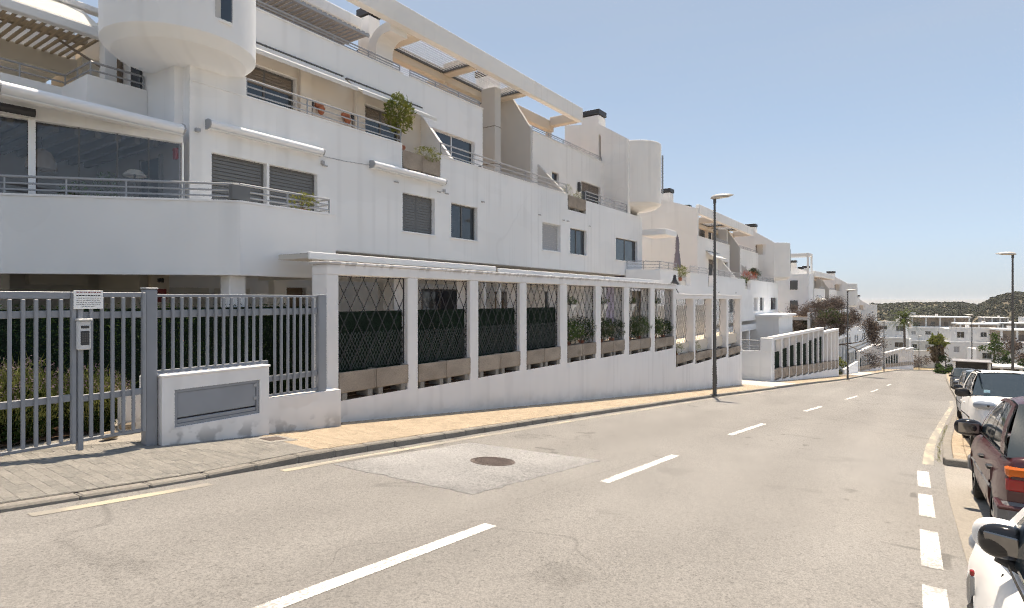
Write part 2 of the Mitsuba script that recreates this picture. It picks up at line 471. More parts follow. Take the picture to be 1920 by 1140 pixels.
_zr = curve([(0, 0), (35, -3.43), (62, -5.85), (102, -9.3), (142, -12.7), (172, -15.4), (186, -16.6), (205, -17.6), (240, -18.6), (420, -29)])
zr = lambda y: np.where(np.asarray(y) < 0, -0.098 * np.asarray(y, float), _zr(np.maximum(y, 0)))
KL = curve([(-8, -6.1), (2, -6.25), (5, -6.45), (8, -6.6), (13, -6.78), (25, -6.9), (35, -6.7), (45, -6.4), (63, -5.4), (102, -4.3), (120, -3.5), (142, -2.2), (172, 1.9), (205, 9)])
WL = curve([(-8, -8.2), (36, -8.42), (45, -8.2), (63, -7.1), (80, -6.75), (102, -6.55), (120, -5.3), (142, -4.6), (172, 0.2), (205, 7)])
KR = curve([(-8, 0.36), (9, 0.36), (12.7, 0.43), (15, 0.5), (19, 0.72), (25, 1.1), (36, 1.78), (62, 2.55), (100, 3.7), (142, 5.6), (172, 10), (205, 16)])
MID = curve([(0, -3.1), (6, -3.18), (13, -3.27), (18, -3.2), (25, -2.95), (33, -2.62), (45, -2.1), (80, -1.0), (142, 1.5)])


def ribbon(xa, xb, ya, yb, dz, step=0.5, thick=0.0):
    """A strip of street surface between the lines xa(y) and xb(y)."""
    ys = np.linspace(ya, yb, max(2, int(abs(yb - ya) / step) + 1))
    fa, fb = (f(ys) if callable(f) else np.full(len(ys), f) for f in (xa, xb))
    z = zr(ys) + dz
    P = np.stack([np.stack([fb, ys, z], 1), np.stack([fa, ys, z], 1)], 1)
    if thick:
        lo = [0, 0, thick]
        P = np.stack([P[:, 0] - lo, P[:, 0], P[:, 1], P[:, 1] - lo], 1)
    v, f = grid(P)
    return v, f[:, ::-1] if thick == 0 else f[:, ::-1]


off = lambda f, d: (lambda y: f(y) + d)
hk = curve([(-8, 0.045), (3.2, 0.045), (5.0, 0.10), (36, 0.105), (205, 0.12)])


def pave(x, y):
    """Height of the left pavement: dropped kerb by the gate, falling towards the road."""
    t = np.clip((KL(y) - x) / np.maximum(KL(y) - WL(y), 0.3), 0, 1)
    return zr(y) + hk(y) + t * (0.128 - hk(y))


def pave_strip(xa, xb, ya, yb, dz, step=0.5):
    ys = np.linspace(ya, yb, max(2, int(abs(yb - ya) / step) + 1))
    fa, fb = (f(ys) if callable(f) else np.full(len(ys), f) for f in (xa, xb))
    P = np.stack([np.stack([x, ys, pave(x, ys) + dz], 1) for x in (fb, fa)], 1)
    v, f = grid(P)
    return v, f[:, ::-1]

# the earth under and round everything
xs = np.concatenate([np.linspace(-160, -20, 15), np.linspace(-16, 6, 12), np.linspace(8, 40, 12), np.linspace(50, 320, 16)])
ys = np.concatenate([np.linspace(-70, 0, 8), np.linspace(5, 200, 66), np.linspace(210, 470, 27)])
X, Y = np.meshgrid(xs, ys, indexing="ij")
Z = zr(Y) - 0.30
Z = Z + np.where(X < -22, 0.16 * (-22 - X), 0) - 0.075 * np.clip(X - np.maximum(6, KR(Y) + 4), 0, 60)
Z = np.where(Y > 205, np.maximum(Z, -33), Z) + 0.25 * (meshkit.fbm(np.stack([X * 0.1, Y * 0.1, X * 0], -1)) - 0.5) * (abs(X + 3) > 14)
struct("ground", grid(np.stack([X, Y, Z], -1)), "earth", smooth=True)
struct("road", ribbon(off(KL, 0.0), off(KR, 0.02), -8, 205, 0.0), "asphalt")
# left pavement: base sheet, driveway aprons
struct("pavement", pave_strip(off(WL, -0.05), off(KL, -0.14), -8, 5.0, -0.004), "paving_grey_far")
pv = "pavement"
add("yellow_paving", pave_strip(off(WL, -0.05), off(KL, -0.14), 5.0, 37.2, -0.006), "paving_yellow_far", pv)
add("driveway_apron", pave_strip(off(WL, -0.3), off(KL, -0.14), 37.2, 44.8, -0.006), "drive_concrete", pv)
add("yellow_paving", pave_strip(off(WL, -0.3), off(KL, -0.14), 44.8, 79, -0.006), "paving_yellow_far", pv)
add("driveway_apron", pave_strip(off(WL, -0.3), off(KL, -0.14), 79, 101, -0.006), "drive_concrete", pv)
add("yellow_paving", pave_strip(off(WL, -0.3), off(KL, -0.14), 101, 205, -0.006), "paving_yellow_far", pv)
# pavers one by one where they are large in the picture
pr = np.random.default_rng(3)


def pavers(ya, yb, mats, limit, part):
    """Running-bond pavers 0.2 x 0.1 m: the first as parts, the rest as one mesh a tone."""
    n, rest = 0, [[] for _ in mats]
    rows = int(round((yb - ya) / 0.1))
    for r in range(rows):
        y0 = ya + 0.1 * r
        x = float(KL(y0)) - 0.16
        first = True
        while True:
            L = 0.1 if (first and r % 2) else 0.2
            first = False
            if x - L < float(WL(y0)) + 0.02: break
            dz = pr.uniform(-0.003, 0.003)
            b = cbox(x - L + 0.001, x - 0.001, y0 + 0.001, y0 + 0.099, -0.05, dz * 0.4, 0.0009)
            b[0][:, 2] += pave(b[0][:, 0], b[0][:, 1])
            k = pr.integers(len(mats))
            if n < limit and -7.9 < x < -6.3 and y0 > 1.4:
                add("paver", b, mats[k], part); n += 1
            else:
                rest[k].append(b)
            x -= L
    for k, m in enumerate(rest):
        if m: add("small_paver", join(m), mats[k], part, kind="stuff")


pavers(1.2, 5.0, GREY_PAVERS, 235, pv)
pavers(5.0, 13.0, YELLOW_PAVERS, 65, pv)
# the kerb, stone by stone
kb = thing("kerb", kind="structure")
y, n = -2.0, 0
while y < 36.5:
    L = 0.6 if y < 12 else 1.0
    a = np.array([[float(KL(y)), y], [float(KL(y + L)), y + L]])
    v, f = cbox(0, 1, 0, 1, 0, 1, 0.0)
    v, f = cbox(-0.15, pr.uniform(-0.006, 0.006), 0.006, L - 0.006, -0.14, pr.uniform(-0.004, 0.003), 0.018)
    d = (a[1] - a[0]) / L
    w = np.stack([a[0, 0] + v[:, 0] + d[0] * v[:, 1], y + v[:, 1], v[:, 2] + zr(y + v[:, 1]) + hk(y + v[:, 1])], 1)
    add("kerb_stone", (w, f), "kerb_stone", kb)
    if y < 8:
        add("mortar_joint", box(float(KL(y)) - 0.14, float(KL(y)) - 0.008, y - 0.006, y + 0.006, float(zr(y)) - 0.1, float(zr(y) + hk(y)) - 0.008), "mortar", kb)
    y += L
add("far_kerb", ribbon(off(KL, -0.15), KL, y, 205, 0.125, thick=0.2), "kerb_stone", kb)
# road markings
rm = thing("road_marking", kind="structure")
for a, b in ((0.9, 4.27), (6.7, 9.5), (13.1, 16.4), (22.2, 25.5), (32.0, 36.5), (43, 47.5), (56, 61)):
    add("centre_dash", ribbon(off(MID, -0.06), off(MID, 0.07), a, b, 0.004, 0.3), "road_white", rm)
for a, b in ((3.9, 5.4), (5.92, 7.28), (7.98, 9.4), (10.0, 11.55)):
    add("edge_dash", ribbon(0.055, 0.205, a, b, 0.004, 0.3), "road_white", rm)
add("edge_line", ribbon(off(KR, -0.29), off(KR, -0.13), 12.45, 39, 0.004, 0.3), "road_yellow", rm)
for a, b in ((1.75, 3.3), (4.2, 36.0), (47, 78)):
    add("kerb_line", ribbon(off(KL, 0.17), off(KL, 0.29), a, b, 0.004, 0.3), "road_yellow", rm)
# asphalt patch with its manhole cover
pp = np.array([[-6.08, 4.87], [-3.93, 5.0], [-3.86, 8.02], [-6.08, 7.66]])
ptch = polygon(pp).segmentize(0.05)
pc = np.array(ptch.exterior.coords)[:-1]
pc += 0.10 * (meshkit.fbm(np.c_[pc * 4, pc[:, :1] * 0], 4) - 0.5)[:, None] * np.array([1, 1.0])
v, f = xy_slab(polygon(pc), 0, 0.004)
v = trimesh.remesh.subdivide_to_size(v, f, 0.4)[0:2]
v = (np.c_[v[0][:, :2], v[0][:, 2] + zr(v[0][:, 1]) + 0.0005], v[1])
struct("road_patch", v, "asphalt_patch")
mh = thing("manhole_cover", "round rusty iron manhole cover set in the pale asphalt patch", "manhole cover")
slope = np.array([[1, 0, 0], [0, 1, 0], [0, -0.098, 1]])


def on_road(m, x, y, dz=0.0):
    v, f = VF(m)
    v = v @ slope.T
    return v + [x, y, float(zr(y)) + dz], f


add("frame", on_road(lathe([(0.315, -0.02), (0.315, 0.010), (0.285, 0.010), (0.285, -0.02)], 40), -4.88, 6.66), "cover_iron", mh)
add("lid", on_road(lathe([(0.278, -0.02), (0.278, 0.008), (0.0, 0.009)], 40), -4.88, 6.66), "cover_iron", mh)
st = [box(x - 0.006, x + 0.006, -0.9 * math.sqrt(0.0676 - x * x), 0.9 * math.sqrt(0.0676 - x * x), 0.006, 0.0125) for x in np.linspace(-0.24, 0.24, 13)]
add("rib", on_road(join(st), -4.88, 6.66), "cover_iron", mh, kind="stuff")
# small meter cover in the pavement
mc = thing("meter_cover", "small square rusty meter cover in a pale concrete collar by the wall", "meter cover")
add("collar", on_road(cbox(-0.24, 0.24, -0.24, 0.24, -0.06, 0.005, 0.01), -7.55, 5.0, float(pave(-7.55, 5.0) - zr(5.0))), "mortar", mc)
add("lid", on_road(cbox(-0.13, 0.13, -0.14, 0.14, -0.06, 0.011, 0.006), -7.55, 5.0, float(pave(-7.55, 5.0) - zr(5.0))), "cover_iron", mc)
# right side: parking bay slab and the paved island with its kerb
ib = ribbon(off(KR, 0.02), lambda y: KR(y) + 4.5, -8, 12.62, 0.006)
struct("driveway", ribbon(-19, off(WL, -0.06), 36.55, 45.2, 0.105), "drive_concrete")
struct("parking_bay", ib, "concrete_slab")
ki = thing("island_kerb", kind="structure")
y = 12.75
while y < 40:
    L = 0.8
    v, f = cbox(0.0, 0.15, 0.005, L - 0.005, -0.1, 0.13, 0.015)
    x0, x1 = float(KR(y)), float(KR(y + L))
    add("kerb_stone", (np.stack([x0 + v[:, 0] + (x1 - x0) / L * v[:, 1], y + v[:, 1], v[:, 2] + zr(y + v[:, 1])], 1), f), "kerb_stone", ki)
    y += L
for k in range(6):
    x = 0.45 + 0.75 * k
    v, f = cbox(x + 0.005, x + 0.745, 12.6, 12.745, -0.1, 0.13, 0.015)
    add("kerb_stone", (v + [0, 0, float(zr(12.7))], f), "kerb_stone", ki)
add("far_kerb", ribbon(KR, off(KR, 0.15), y, 205, 0.125, thick=0.2), "kerb_stone", ki)
struct("island_pavement", ribbon(off(KR, 0.152), lambda y: KR(y) + 5.0, 12.75, 205, 0.108), "paving_yellow_far")
n = 0
for r in range(int(7 / 0.2)):
    for c in range(8):
        y0 = 12.76 + 0.2 * r
        x0 = float(KR(y0)) + 0.155 + 0.2 * c
        b = cbox(x0 + 0.004, x0 + 0.196, y0 + 0.004, y0 + 0.196, 0.05, 0.122 + pr.uniform(-0.002, 0.002), 0.006)
        b[0][:, 2] += zr(b[0][:, 1])
        if r < 24: add("paver", b, YELLOW_PAVERS[pr.integers(3)], "island_pavement")
# ------------------------------------------------------------------ hills and sea beyond
xs, ys = np.linspace(-420, 620, 105), np.linspace(430, 1150, 60)
X, Y = np.meshgrid(xs, ys, indexing="ij")


def hill_z(X, Y):
    n = meshkit.fbm(np.stack([X * 0.012, Y * 0.012, X * 0], -1), 5)
    r1 = 33 * np.exp(-((Y - 760) / 150) ** 2) * (0.84 + 0.30 * n) * np.exp(-(np.maximum(0, np.abs(X + 30) - 62) / 60.0) ** 2)
    r2 = 40 * np.exp(-((Y - 690) / 130) ** 2) * (0.78 + 0.34 * n) * np.exp(-((X - 76) / 52.0) ** 2)
    r3 = 24 * np.exp(-((Y - 760) / 150) ** 2) * (0.8 + 0.4 * n) * np.clip((X - 90) / 60, 0, 1)
    return -36 + np.maximum(np.maximum(r1, r2), r3) + 3 * (n - 0.5)


struct("hills", grid(np.stack([X, Y, hill_z(X, Y)], -1)), "hill_earth", smooth=True)
hr = np.random.default_rng(11)
ico = trimesh.creation.icosphere(subdivisions=0, radius=1.0)
iv, ifc = np.asarray(ico.vertices), np.asarray(ico.faces)
N = 22000
hx, hy = hr.uniform(-130, 260, N), hr.uniform(455, 860, N)
dens = meshkit.fbm(np.stack([hx * 0.02, hy * 0.02, hx * 0], -1), 4)
keep = dens + hr.uniform(-0.25, 0.25, N) + 0.14 * (hx > 30) > 0.42
hx, hy = hx[keep], hy[keep]
hz = hill_z(hx, hy)
rad = hr.uniform(0.7, 1.9, len(hx))
V = iv[None] * rad[:, None, None] * hr.uniform(0.6, 1.4, (len(hx), len(iv), 1)) * [1.15, 1.15, 0.85]
V = V + np.stack([hx, hy, hz + rad * 0.4], 1)[:, None]
F_ = ifc[None] + (np.arange(len(hx)) * len(iv))[:, None, None]
add("hill_shrubs", (V.reshape(-1, 3), F_.reshape(-1, 3)), "hill_leaf", kind="stuff", label="dark green shrubs and low trees covering the hills on the horizon")
struct("sea", box(-6000, 6000, 900, 7000, -91, -90), "sea_water")

scene["haze_air"] = {"type": "homogeneous", "albedo": rgb(0.95, 0.95, 0.96), "sigma_t": 0.00013}
scene["haze"] = {"type": "cube", "to_world": T4().translate([0, 3450, -38.0]).scale([6100, 3600, 54.0]), "bsdf": {"type": "null"}, "interior": {"type": "ref", "id": "haze_air"}}
tag("haze", kind="stuff", label="pale blue air haze over the distant hills")
scene["camera"]["medium"] = {"type": "ref", "id": "haze_air"}
# ------------------------------------------------------------------ apartment buildings
def rect(y0, y1, z0, z1): return [(y0, z0), (y1, z0), (y1, z1), (y0, z1)]


def window(par, x, y0, y1, z0, z1, panes=2, mode="glass", deep=0.14, frame_m="alu_frame", sill=False, shut=0.0):
    """A window whose glass stands `deep` behind the wall face x: frame (the part), panes and roller shutter (sub-parts)."""
    xf, t = x - deep, 0.05
    bars = [cbox(xf - 0.05, xf, y0, y1, z0, z0 + t, 0.006), cbox(xf - 0.05, xf, y0, y1, z1 - t, z1, 0.006),
            cbox(xf - 0.05, xf, y0, y0 + t, z0 + t, z1 - t, 0.006), cbox(xf - 0.05, xf, y1 - t, y1, z0 + t, z1 - t, 0.006)]
    w = (y1 - y0) / panes
    for k in range(1, panes):
        bars.append(cbox(xf - 0.048, xf + 0.002, y0 + w * k - 0.035, y0 + w * k + 0.035, z0 + t, z1 - t, 0.006))
    wk = add("window", join(bars), frame_m, par)
    zt = z1 - t - (z1 - z0) * shut
    if mode != "shut":
        for k in range(panes):
            add("pane", box(xf - 0.034, xf - 0.026, y0 + w * k + 0.03, y0 + w * (k + 1) - 0.03, z0 + 0.04, zt), "glass_blue" if (k + int(y0 * 7)) % 2 else "glass_dark", wk)
    if mode == "shut" or shut > 0:
        h, sl = 0.085, []
        za = z0 + t if mode == "shut" else zt
        z = za
        while z < z1 - t - 0.01:
            sl.append(cbox(xf - 0.03, xf - 0.006, y0 + t, y1 - t, z + 0.004, min(z + h - 0.004, z1 - t), 0.007))
            z += h
        m = {"shut": "shutter"}.get(mode, "shutter_brown")
        add("shutter", join(sl), "shutter_light" if frame_m == "light_frame" else m, wk, kind="stuff")
    if sill: add("sill", cbox(x - 0.1, x + 0.05, y0 - 0.06, y1 + 0.06, z0 - 0.05, z0 - 0.002, 0.008), "plaster", wk)
    return wk


def railing(par, pts, z0, hs, step=1.2, mat_="rail_metal", r=0.021, posts=True):
    """Tubular railing along the polyline pts (x, y): top rail (the part), lower rails and flat posts (sub-parts)."""
    P = np.array([[x, y, 0] for x, y in pts], float)
    def run(z, rr): return [tube([P[i] + [0, 0, z], P[i + 1] + [0, 0, z]], rr, 8) for i in range(len(P) - 1)]
    k = add("railing", join(run(z0 + hs[-1], r * 1.15)), mat_, par, smooth=40)
    for h in hs[:-1]: add("rail", join(run(z0 + h, r * 0.85)), mat_, k, smooth=40)
    if posts:
        for i in range(len(P) - 1):
            L = np.linalg.norm(P[i + 1] - P[i])
            n = max(1, int(round(L / step)))
            for q in range(n + (i == len(P) - 2)):
                c = P[i] + (P[i + 1] - P[i]) * q / n
                add("post", cbox(c[0] - 0.02, c[0] + 0.02, c[1] - 0.012, c[1] + 0.012, z0 - 0.02, z0 + hs[-1] - 0.01, 0.004), mat_, k)
    return k


def awning_box(par, x, y0, y1, z, h=0.2, d=0.2):
    """A closed cassette awning on the wall face x."""
    ang = np.linspace(-0.5 * np.pi, 0.5 * np.pi, 9)
    prof = [(x, z - h / 2)] + [(x + d * 0.45 + d * 0.55 * math.cos(a), z + h / 2 * math.sin(a)) for a in ang] + [(x, z + h / 2)]
    k = add("awning", xz_wall(polygon(prof), y0, y1), "white_metal", par, smooth=35)
    for a, b in ((y0 - 0.03, y0 - 0.002), (y1 + 0.002, y1 + 0.03)):
        add("end_cap", xz_wall(polygon(prof).buffer(0.012), a, b), "rail_metal", k)
    add("front_bar", cbox(x + d * 0.62, x + d * 0.92, y0 + 0.01, y1 - 0.01, z - h / 2 - 0.035, z - h / 2 - 0.004, 0.008), "awning_cloth", k)
    return k


def awning_open(par, xa, za, xb, zb, y0, y1, val=0.2):
    """An awning rolled out from (xa, za) at the wall to (xb, zb)."""
    n = 8
    P = []
    for t in np.linspace(0, 1, n): P.append([(xa + (xb - xa) * t, y, za + (zb - za) * t - 0.05 * math.sin(math.pi * t)) for y in np.linspace(y0, y1, 6)])
    P = np.array(P)
    v, f = grid(P)
    v2 = v - [0, 0, 0.006]
    k = add("awning", join((v, f), (v2, f[:, ::-1])), "awning_cloth", par, smooth=True)
    ys = np.linspace(y0, y1, 60)
    vb = np.stack([np.stack([np.full(60, xb + 0.012), ys, np.full(60, zb - 0.01)], 1), np.stack([np.full(60, xb + 0.02), ys, zb - val + 0.004 * np.cos(ys * 18)], 1)], 1)
    v, f = grid(vb)
    add("valance", join((v, f), (v - [0.008, 0, 0], f[:, ::-1])), "awning_cloth", k)
    add("front_bar", cbox(xb - 0.03, xb + 0.01, y0, y1, zb - 0.03, zb + 0.02, 0.01), "white_metal", k)
    add("cassette", cbox(xa - 0.07, xa + 0.02, y0 - 0.03, y1 + 0.03, za + 0.005, za + 0.05, 0.01), "alu_frame", k)
    for y in (y0 + 0.1, y1 - 0.1):
        add("arm", tube([[xa, y, za - 0.12], [0.55 * xa + 0.45 * xb, y + 0.25 * (1 if y == y0 + 0.1 else -1), (za + zb) / 2 - 0.12], [xb, y, zb - 0.03]], 0.02, 6), "white_metal", k)
    return k


def tower(par, y, m="plaster"):
    """Half-round stair turret on a rounded corbel, standing out from the facade corner."""
    R = 1.5
    prof = [(0.02, 6.70), (0.95, 6.73), (1.30, 6.83), (1.47, 6.99), (R, 7.03), (R, 10.42), (R - 0.02, 10.45), (R - 0.16, 10.45), (R - 0.18, 10.40), (0.02, 10.40)]
    k = add("turret", lathe(prof, 56, (-13.3, y, 0)), m, par, smooth=24)
    return k


def chimney(par, x0, x1, y0, y1, z0, z1, m="plaster_upper"):
    k = add("chimney", cbox(x0, x1, y0, y1, z0, z1, 0.015), m, par)
    add("chimney_cap", cbox(x0 - 0.05, x1 + 0.05, y0 - 0.05, y1 + 0.05, z1 + 0.05, z1 + 0.33, 0.012), "dark_metal", k)
    add("chimney_neck", box(x0 + 0.08, x1 - 0.08, y0 + 0.08, y1 - 0.08, z1, z1 + 0.06), "dark_metal", k)
    return k


def block(par, first, yl=6.58, yu=6.6, nts=((13.02, 14.79, 5.56), (23.52, 25.31, 5.72)), side=False):
    """One house of the row in the first one's own coordinates: y from 6.58 to 32.4, street face at x = -13."""
    B, U = "plaster", "plaster_upper"
    wins = [(13.04, 14.51, 2, "shut"), (15.34, 16.8, 2, "glass"), (21.3, 22.86, 1, "light"), (23.75, 25.4, 2, "glass"), (28.78, 31.7, 2, "glass")]
    doors = [(7.07, 8.43), (8.5, 9.9)] if first else []
    if not first: wins = [(3.0, 4.6, 2, "glass"), (7.5, 9.0, 2, "shut")] + wins
    holes = [rect(a, b, 2.97, 4.92) for a, b in doors] + [rect(w[0], w[1], 3.73, 4.92) for w in wins]
    notch, cop, at0 = [(yl, 2.95), (32.42, 2.95), (32.42, 6.38)], [], yl
    for a, b, z in reversed(nts): notch += [(b, 6.38), (b, z), (a, z), (a, 6.38)]
    for a, b, z in nts:
        cop.append((at0, a - 0.02)); at0 = b + 0.02
    cop.append((at0, 32.42))
    add("wall", yz_wall(polygon(notch + [(yl, 6.38)], holes), -13.28, -13.0), B, par, label="white rendered lower wall along the street")
    for a, b in (cop[:-1] if first else cop): add("coping", yz_wall(polygon(rect(a, b, 6.382, 6.42)), -13.3, -12.975), B, par)
    for a, b in doors: window(par, -13, a, b, 2.97, 4.92, 1, "shut")
    for a, b, n, k in wins: window(par, -13, a, b, 3.73, 4.92, n, "shut" if k == "light" else k, frame_m="light_frame" if k == "light" else "alu_frame", sill=True)
    if first: awning_box(par, -13.0, 6.95, 9.95, 5.5, 0.2, 0.22)
    if first: awning_box(par, -13.0, 11.72, 14.85, 5.52, 0.2, 0.22)
    # floors, soffits, core
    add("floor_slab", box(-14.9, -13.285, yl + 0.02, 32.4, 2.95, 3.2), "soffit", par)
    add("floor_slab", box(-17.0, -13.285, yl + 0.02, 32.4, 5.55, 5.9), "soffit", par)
    add("terrace_tiles", box(-16.9, -13.29, yl + 0.05, 32.3, 5.901, 5.92), "tile_terracotta", par)
    add("roof_tiles", box(-21, -14.78, yu + 0.05, 19.0, 8.901, 8.92), "tile_terracotta", par)
    add("roof_tiles", box(-21, -14.78, 22.95, 30.35, 8.901, 8.92), "tile_terracotta", par)
    add("core", join(box(-21, -14.92, yl + 0.04, yu + 0.02, -4, 5.5), box(-21, -14.92, yu + 0.02, 19.05, -4, 8.6), box(-21, -17.0, 19.05, 22.95, -4, 8.6), box(-21, -14.92, 22.95, 32.38, -4, 8.6)), "plaster_warm", par)
    add("roof_terrace", join(box(-21.2, -14.78, yu, 19.06, 8.6, 8.9), box(-21.2, -17.0, 19.06, 22.9, 8.6, 8.9), box(-21.2, -14.78, 22.9, 32.4, 8.6, 8.9)), "plaster_grey", par)
    add("end_wall", box(-21.2, -13.285, 32.385, 32.6, -4, 8.6), B, par)
    add("ground_wall", yz_wall(polygon(rect(yl + 0.02, 32.3, -2.6, 2.94), [rect(9.75, 10.75, -0.6, 1.95), rect(15.6, 17.9, -0.6, 2.0), rect(20.1, 21.0, -0.6, 1.95), rect(24.2, 26.6, -0.6, 2.0)]), -14.915, -14.62), B, par)
    for a, b in ((9.75, 10.75), (20.1, 21.0)):
        add("door", join(cbox(-14.86, -14.8, a, b, -0.55, 1.95, 0.01), cbox(-14.8, -14.78, a + 0.12, b - 0.12, -0.4, 0.6, 0.02), cbox(-14.8, -14.78, a + 0.12, b - 0.12, 0.75, 1.8, 0.02)), "wood_brown", par)
    for a, b in ((15.6, 17.9), (24.2, 26.6)): window(par, -14.62, a, b, -0.6, 2.0, 2, "glass", 0.12)
    add("beam", box(-13.25, -12.95, 6.6, 32.3, 2.12, 2.62), B, par)
    for y in (8.6, 12.2, 16.4, 19.3, 23.0, 26.9, 30.5): add("pillar", cbox(-13.2, -12.95, y, y + 0.35, -2.4, 2.12, 0.01), B, par)
    # set-back upper storey
    up = [(yu, 5.9), (19.09, 5.9), (19.09, 9.37), (yu, 9.37)]
    ud = [(a, b, sh) for a, b, sh in ((8.5, 10.3, 0.22), (12.83, 14.42, 0.16)) if a > yu]
    add("upper_wall", yz_wall(polygon(up, [rect(a, b, 5.95, 7.87) for a, b, _ in ud] + [rect(15.98, 18.56, 5.95, 7.9)]), -14.75, -14.5), U if not first else B, par)
    if first: add("painted_shade_panel", yz_wall(polygon(rect(8.0, 15.42, 5.93, 8.36), [rect(8.46, 10.34, 5.9, 7.91), rect(12.79, 14.46, 5.9, 7.91)]).buffer(0), -14.499, -14.48), "awning_shade_cream", par)  # added panel, awning shade painted into its colour
    if first: add("pilaster", cbox(-14.478, -14.35, 10.36, 10.74, 5.94, 8.3, 0.01), "awning_shade_cream", par)  # same cream with the awning shade painted in
    if first: add("pilaster", cbox(-14.478, -14.35, 12.35, 12.75, 5.94, 8.3, 0.01), "awning_shade_cream", par)
    for a, b, sh in ud: window(par, -14.5, a, b, 5.95, 7.87, 2, "glass", 0.12, shut=sh)
    window(par, -14.5, 15.98, 18.56, 5.95, 7.9, 2, "glass", 0.12, "light_frame")
    add("upper_wall", yz_wall(polygon([(22.9, 5.9), (30.4, 5.9), (30.4, 9.37), (22.9, 9.37)], [rect(24.66, 25.33, 7.2, 7.85), rect(27.71, 30.0, 5.95, 7.9)]), -14.75, -14.5), U, par)
    window(par, -14.5, 24.66, 25.33, 7.2, 7.85, 1, "glass", 0.12)
    window(par, -14.5, 27.71, 30.0, 5.95, 7.9, 2, "glass", 0.12, shut=0.2)
    for a, b in ((yu, 14.55), (14.9, 19.11), (22.88, 30.38)): add("coping", box(-14.78, -14.47, a, b, 9.372, 9.41), U, par)
    if first: awning_open(par, -14.42, 8.42, -13.72, 7.95, 8.2, 11.9, 0.11)
    awning_open(par, -14.42, 8.40, -13.72, 7.93, 12.08, 15.42, 0.11)
    # sloping fins between the flats
    add("fin_wall", xz_wall(polygon([(-14.495, 5.9), (-14.495, 8.12), (-14.42, 8.12), (-13.05, 6.40), (-13.05, 6.0), (-13.3, 5.9)]), 15.43, 15.58), B, par)
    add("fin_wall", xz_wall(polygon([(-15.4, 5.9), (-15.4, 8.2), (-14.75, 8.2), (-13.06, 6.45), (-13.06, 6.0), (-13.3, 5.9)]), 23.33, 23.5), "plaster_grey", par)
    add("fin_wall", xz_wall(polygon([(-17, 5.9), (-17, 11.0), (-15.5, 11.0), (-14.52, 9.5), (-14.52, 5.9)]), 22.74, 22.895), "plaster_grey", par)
    # recessed terrace with its pier
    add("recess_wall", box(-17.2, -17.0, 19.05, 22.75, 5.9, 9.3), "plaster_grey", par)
    add("recess_wall", box(-17.55, -17.35, 19.05, 22.75, 9.3, 11.2), "plaster_warm", par)
    if not first:
        for a, z0, z1 in ((19.3, 5.95, 8.0), (20.9, 9.35, 11.0), (19.2, 9.35, 11.0)): window(par, -16.85, a, a + 1.5, z0, z1, 2, "glass", 0.12)
        for y0, y1 in ((11.0, 14.2), (23.6, 26.5)): add("attic_glazing", box(-18.6, -18.5, y0, y1, 8.95, 10.9), "glass_dark", par)
        add("attic_wall", box(-19.2, -18.62, yu + 0.1, 18.9, 8.9, 11.3), "plaster_grey", par)
    pk = add("pier", cbox(-15.95, -15.2, 20.9, 21.36, 5.9, 11.0, 0.015), "plaster_grey", par)
    for z in (7.6, 9.25): add("joint", box(-15.955, -15.195, 20.895, 21.365, z, z + 0.035), "shutter_brown", pk)
    railing(par, [(-16.7, 19.2), (-16.7, 20.8)], 9.0, [0.2, 0.4, 0.6], 0.8)
    # cross wall with sloping head, arched niche and chimney
    hole = [(-15.25, 9.42), (-14.66, 9.42)] + [(-14.955 + 0.295 * math.cos(a), 10.85 + 0.25 * math.sin(a)) for a in np.linspace(0, math.pi, 9)]
    if not first: hole = [(-15.3, 9.3), (-13.8, 9.3), (-13.8, 10.35), (-15.3, 10.35)]
    xw = polygon([(-17, 5.9), (-13.02, 5.9), (-13.02, 10.5), (-14.75, 11.6), (-17, 11.9)], [hole])
    add("cross_wall", xz_wall(xw, 30.4, 30.75), U, par)
    nk = add("niche", xz_wall(polygon([(-15.4, 9.2), (-13.6 if not first else -14.5, 9.3), (-13.6 if not first else -14.5, 10.5 if not first else 11.2), (-15.4, 10.9 if not first else 11.2)]), 30.76, 30.82), "plaster_warm", par)
    add("niche_door", cbox(-15.05, -14.72, 30.70, 30.75, 9.43, 10.6, 0.01), "wood_brown", nk)
    add("top_wall", box(-21, -13.3, 30.83, 32.38, 8.9, 10.38), U, par)
    chimney(par, -15.9, -14.8, 30.39, 31.3, 9.0, 12.15)
    chimney(par, -17.3, -16.7, 15.0, 15.55, 8.9, 12.2)
    chimney(par, -18.2, -17.4, 23.4, 24.4, 8.9, 12.75)
    tower(par, 32.0, U)
    add("pipe", tube([[-11.9, 32.75, 7.7], [-11.9, 32.75, 9.9]], 0.05, 6), "rail_metal", par)
    # roof pergola
    pg = add("pergola", cbox(-14.72, -14.42, max(8.0, yu), 27.75, 11.0, 11.72, 0.02), U, par)
    add("beam", cbox(-16.55, -16.2, 15.0, 27.75, 10.75, 11.3, 0.02), "plaster_warm", pg)
    for y in (15.25, 18.6, 22.3, 27.3): add("crossbeam", cbox(-16.2, -14.72, y, y + 0.42, 10.98, 11.45, 0.02), "plaster_warm", pg)
    for y in (18.7, 27.35): add("post", cbox(-16.5, -16.25, y, y + 0.25, 8.9, 10.75, 0.01), "plaster_warm", pg)
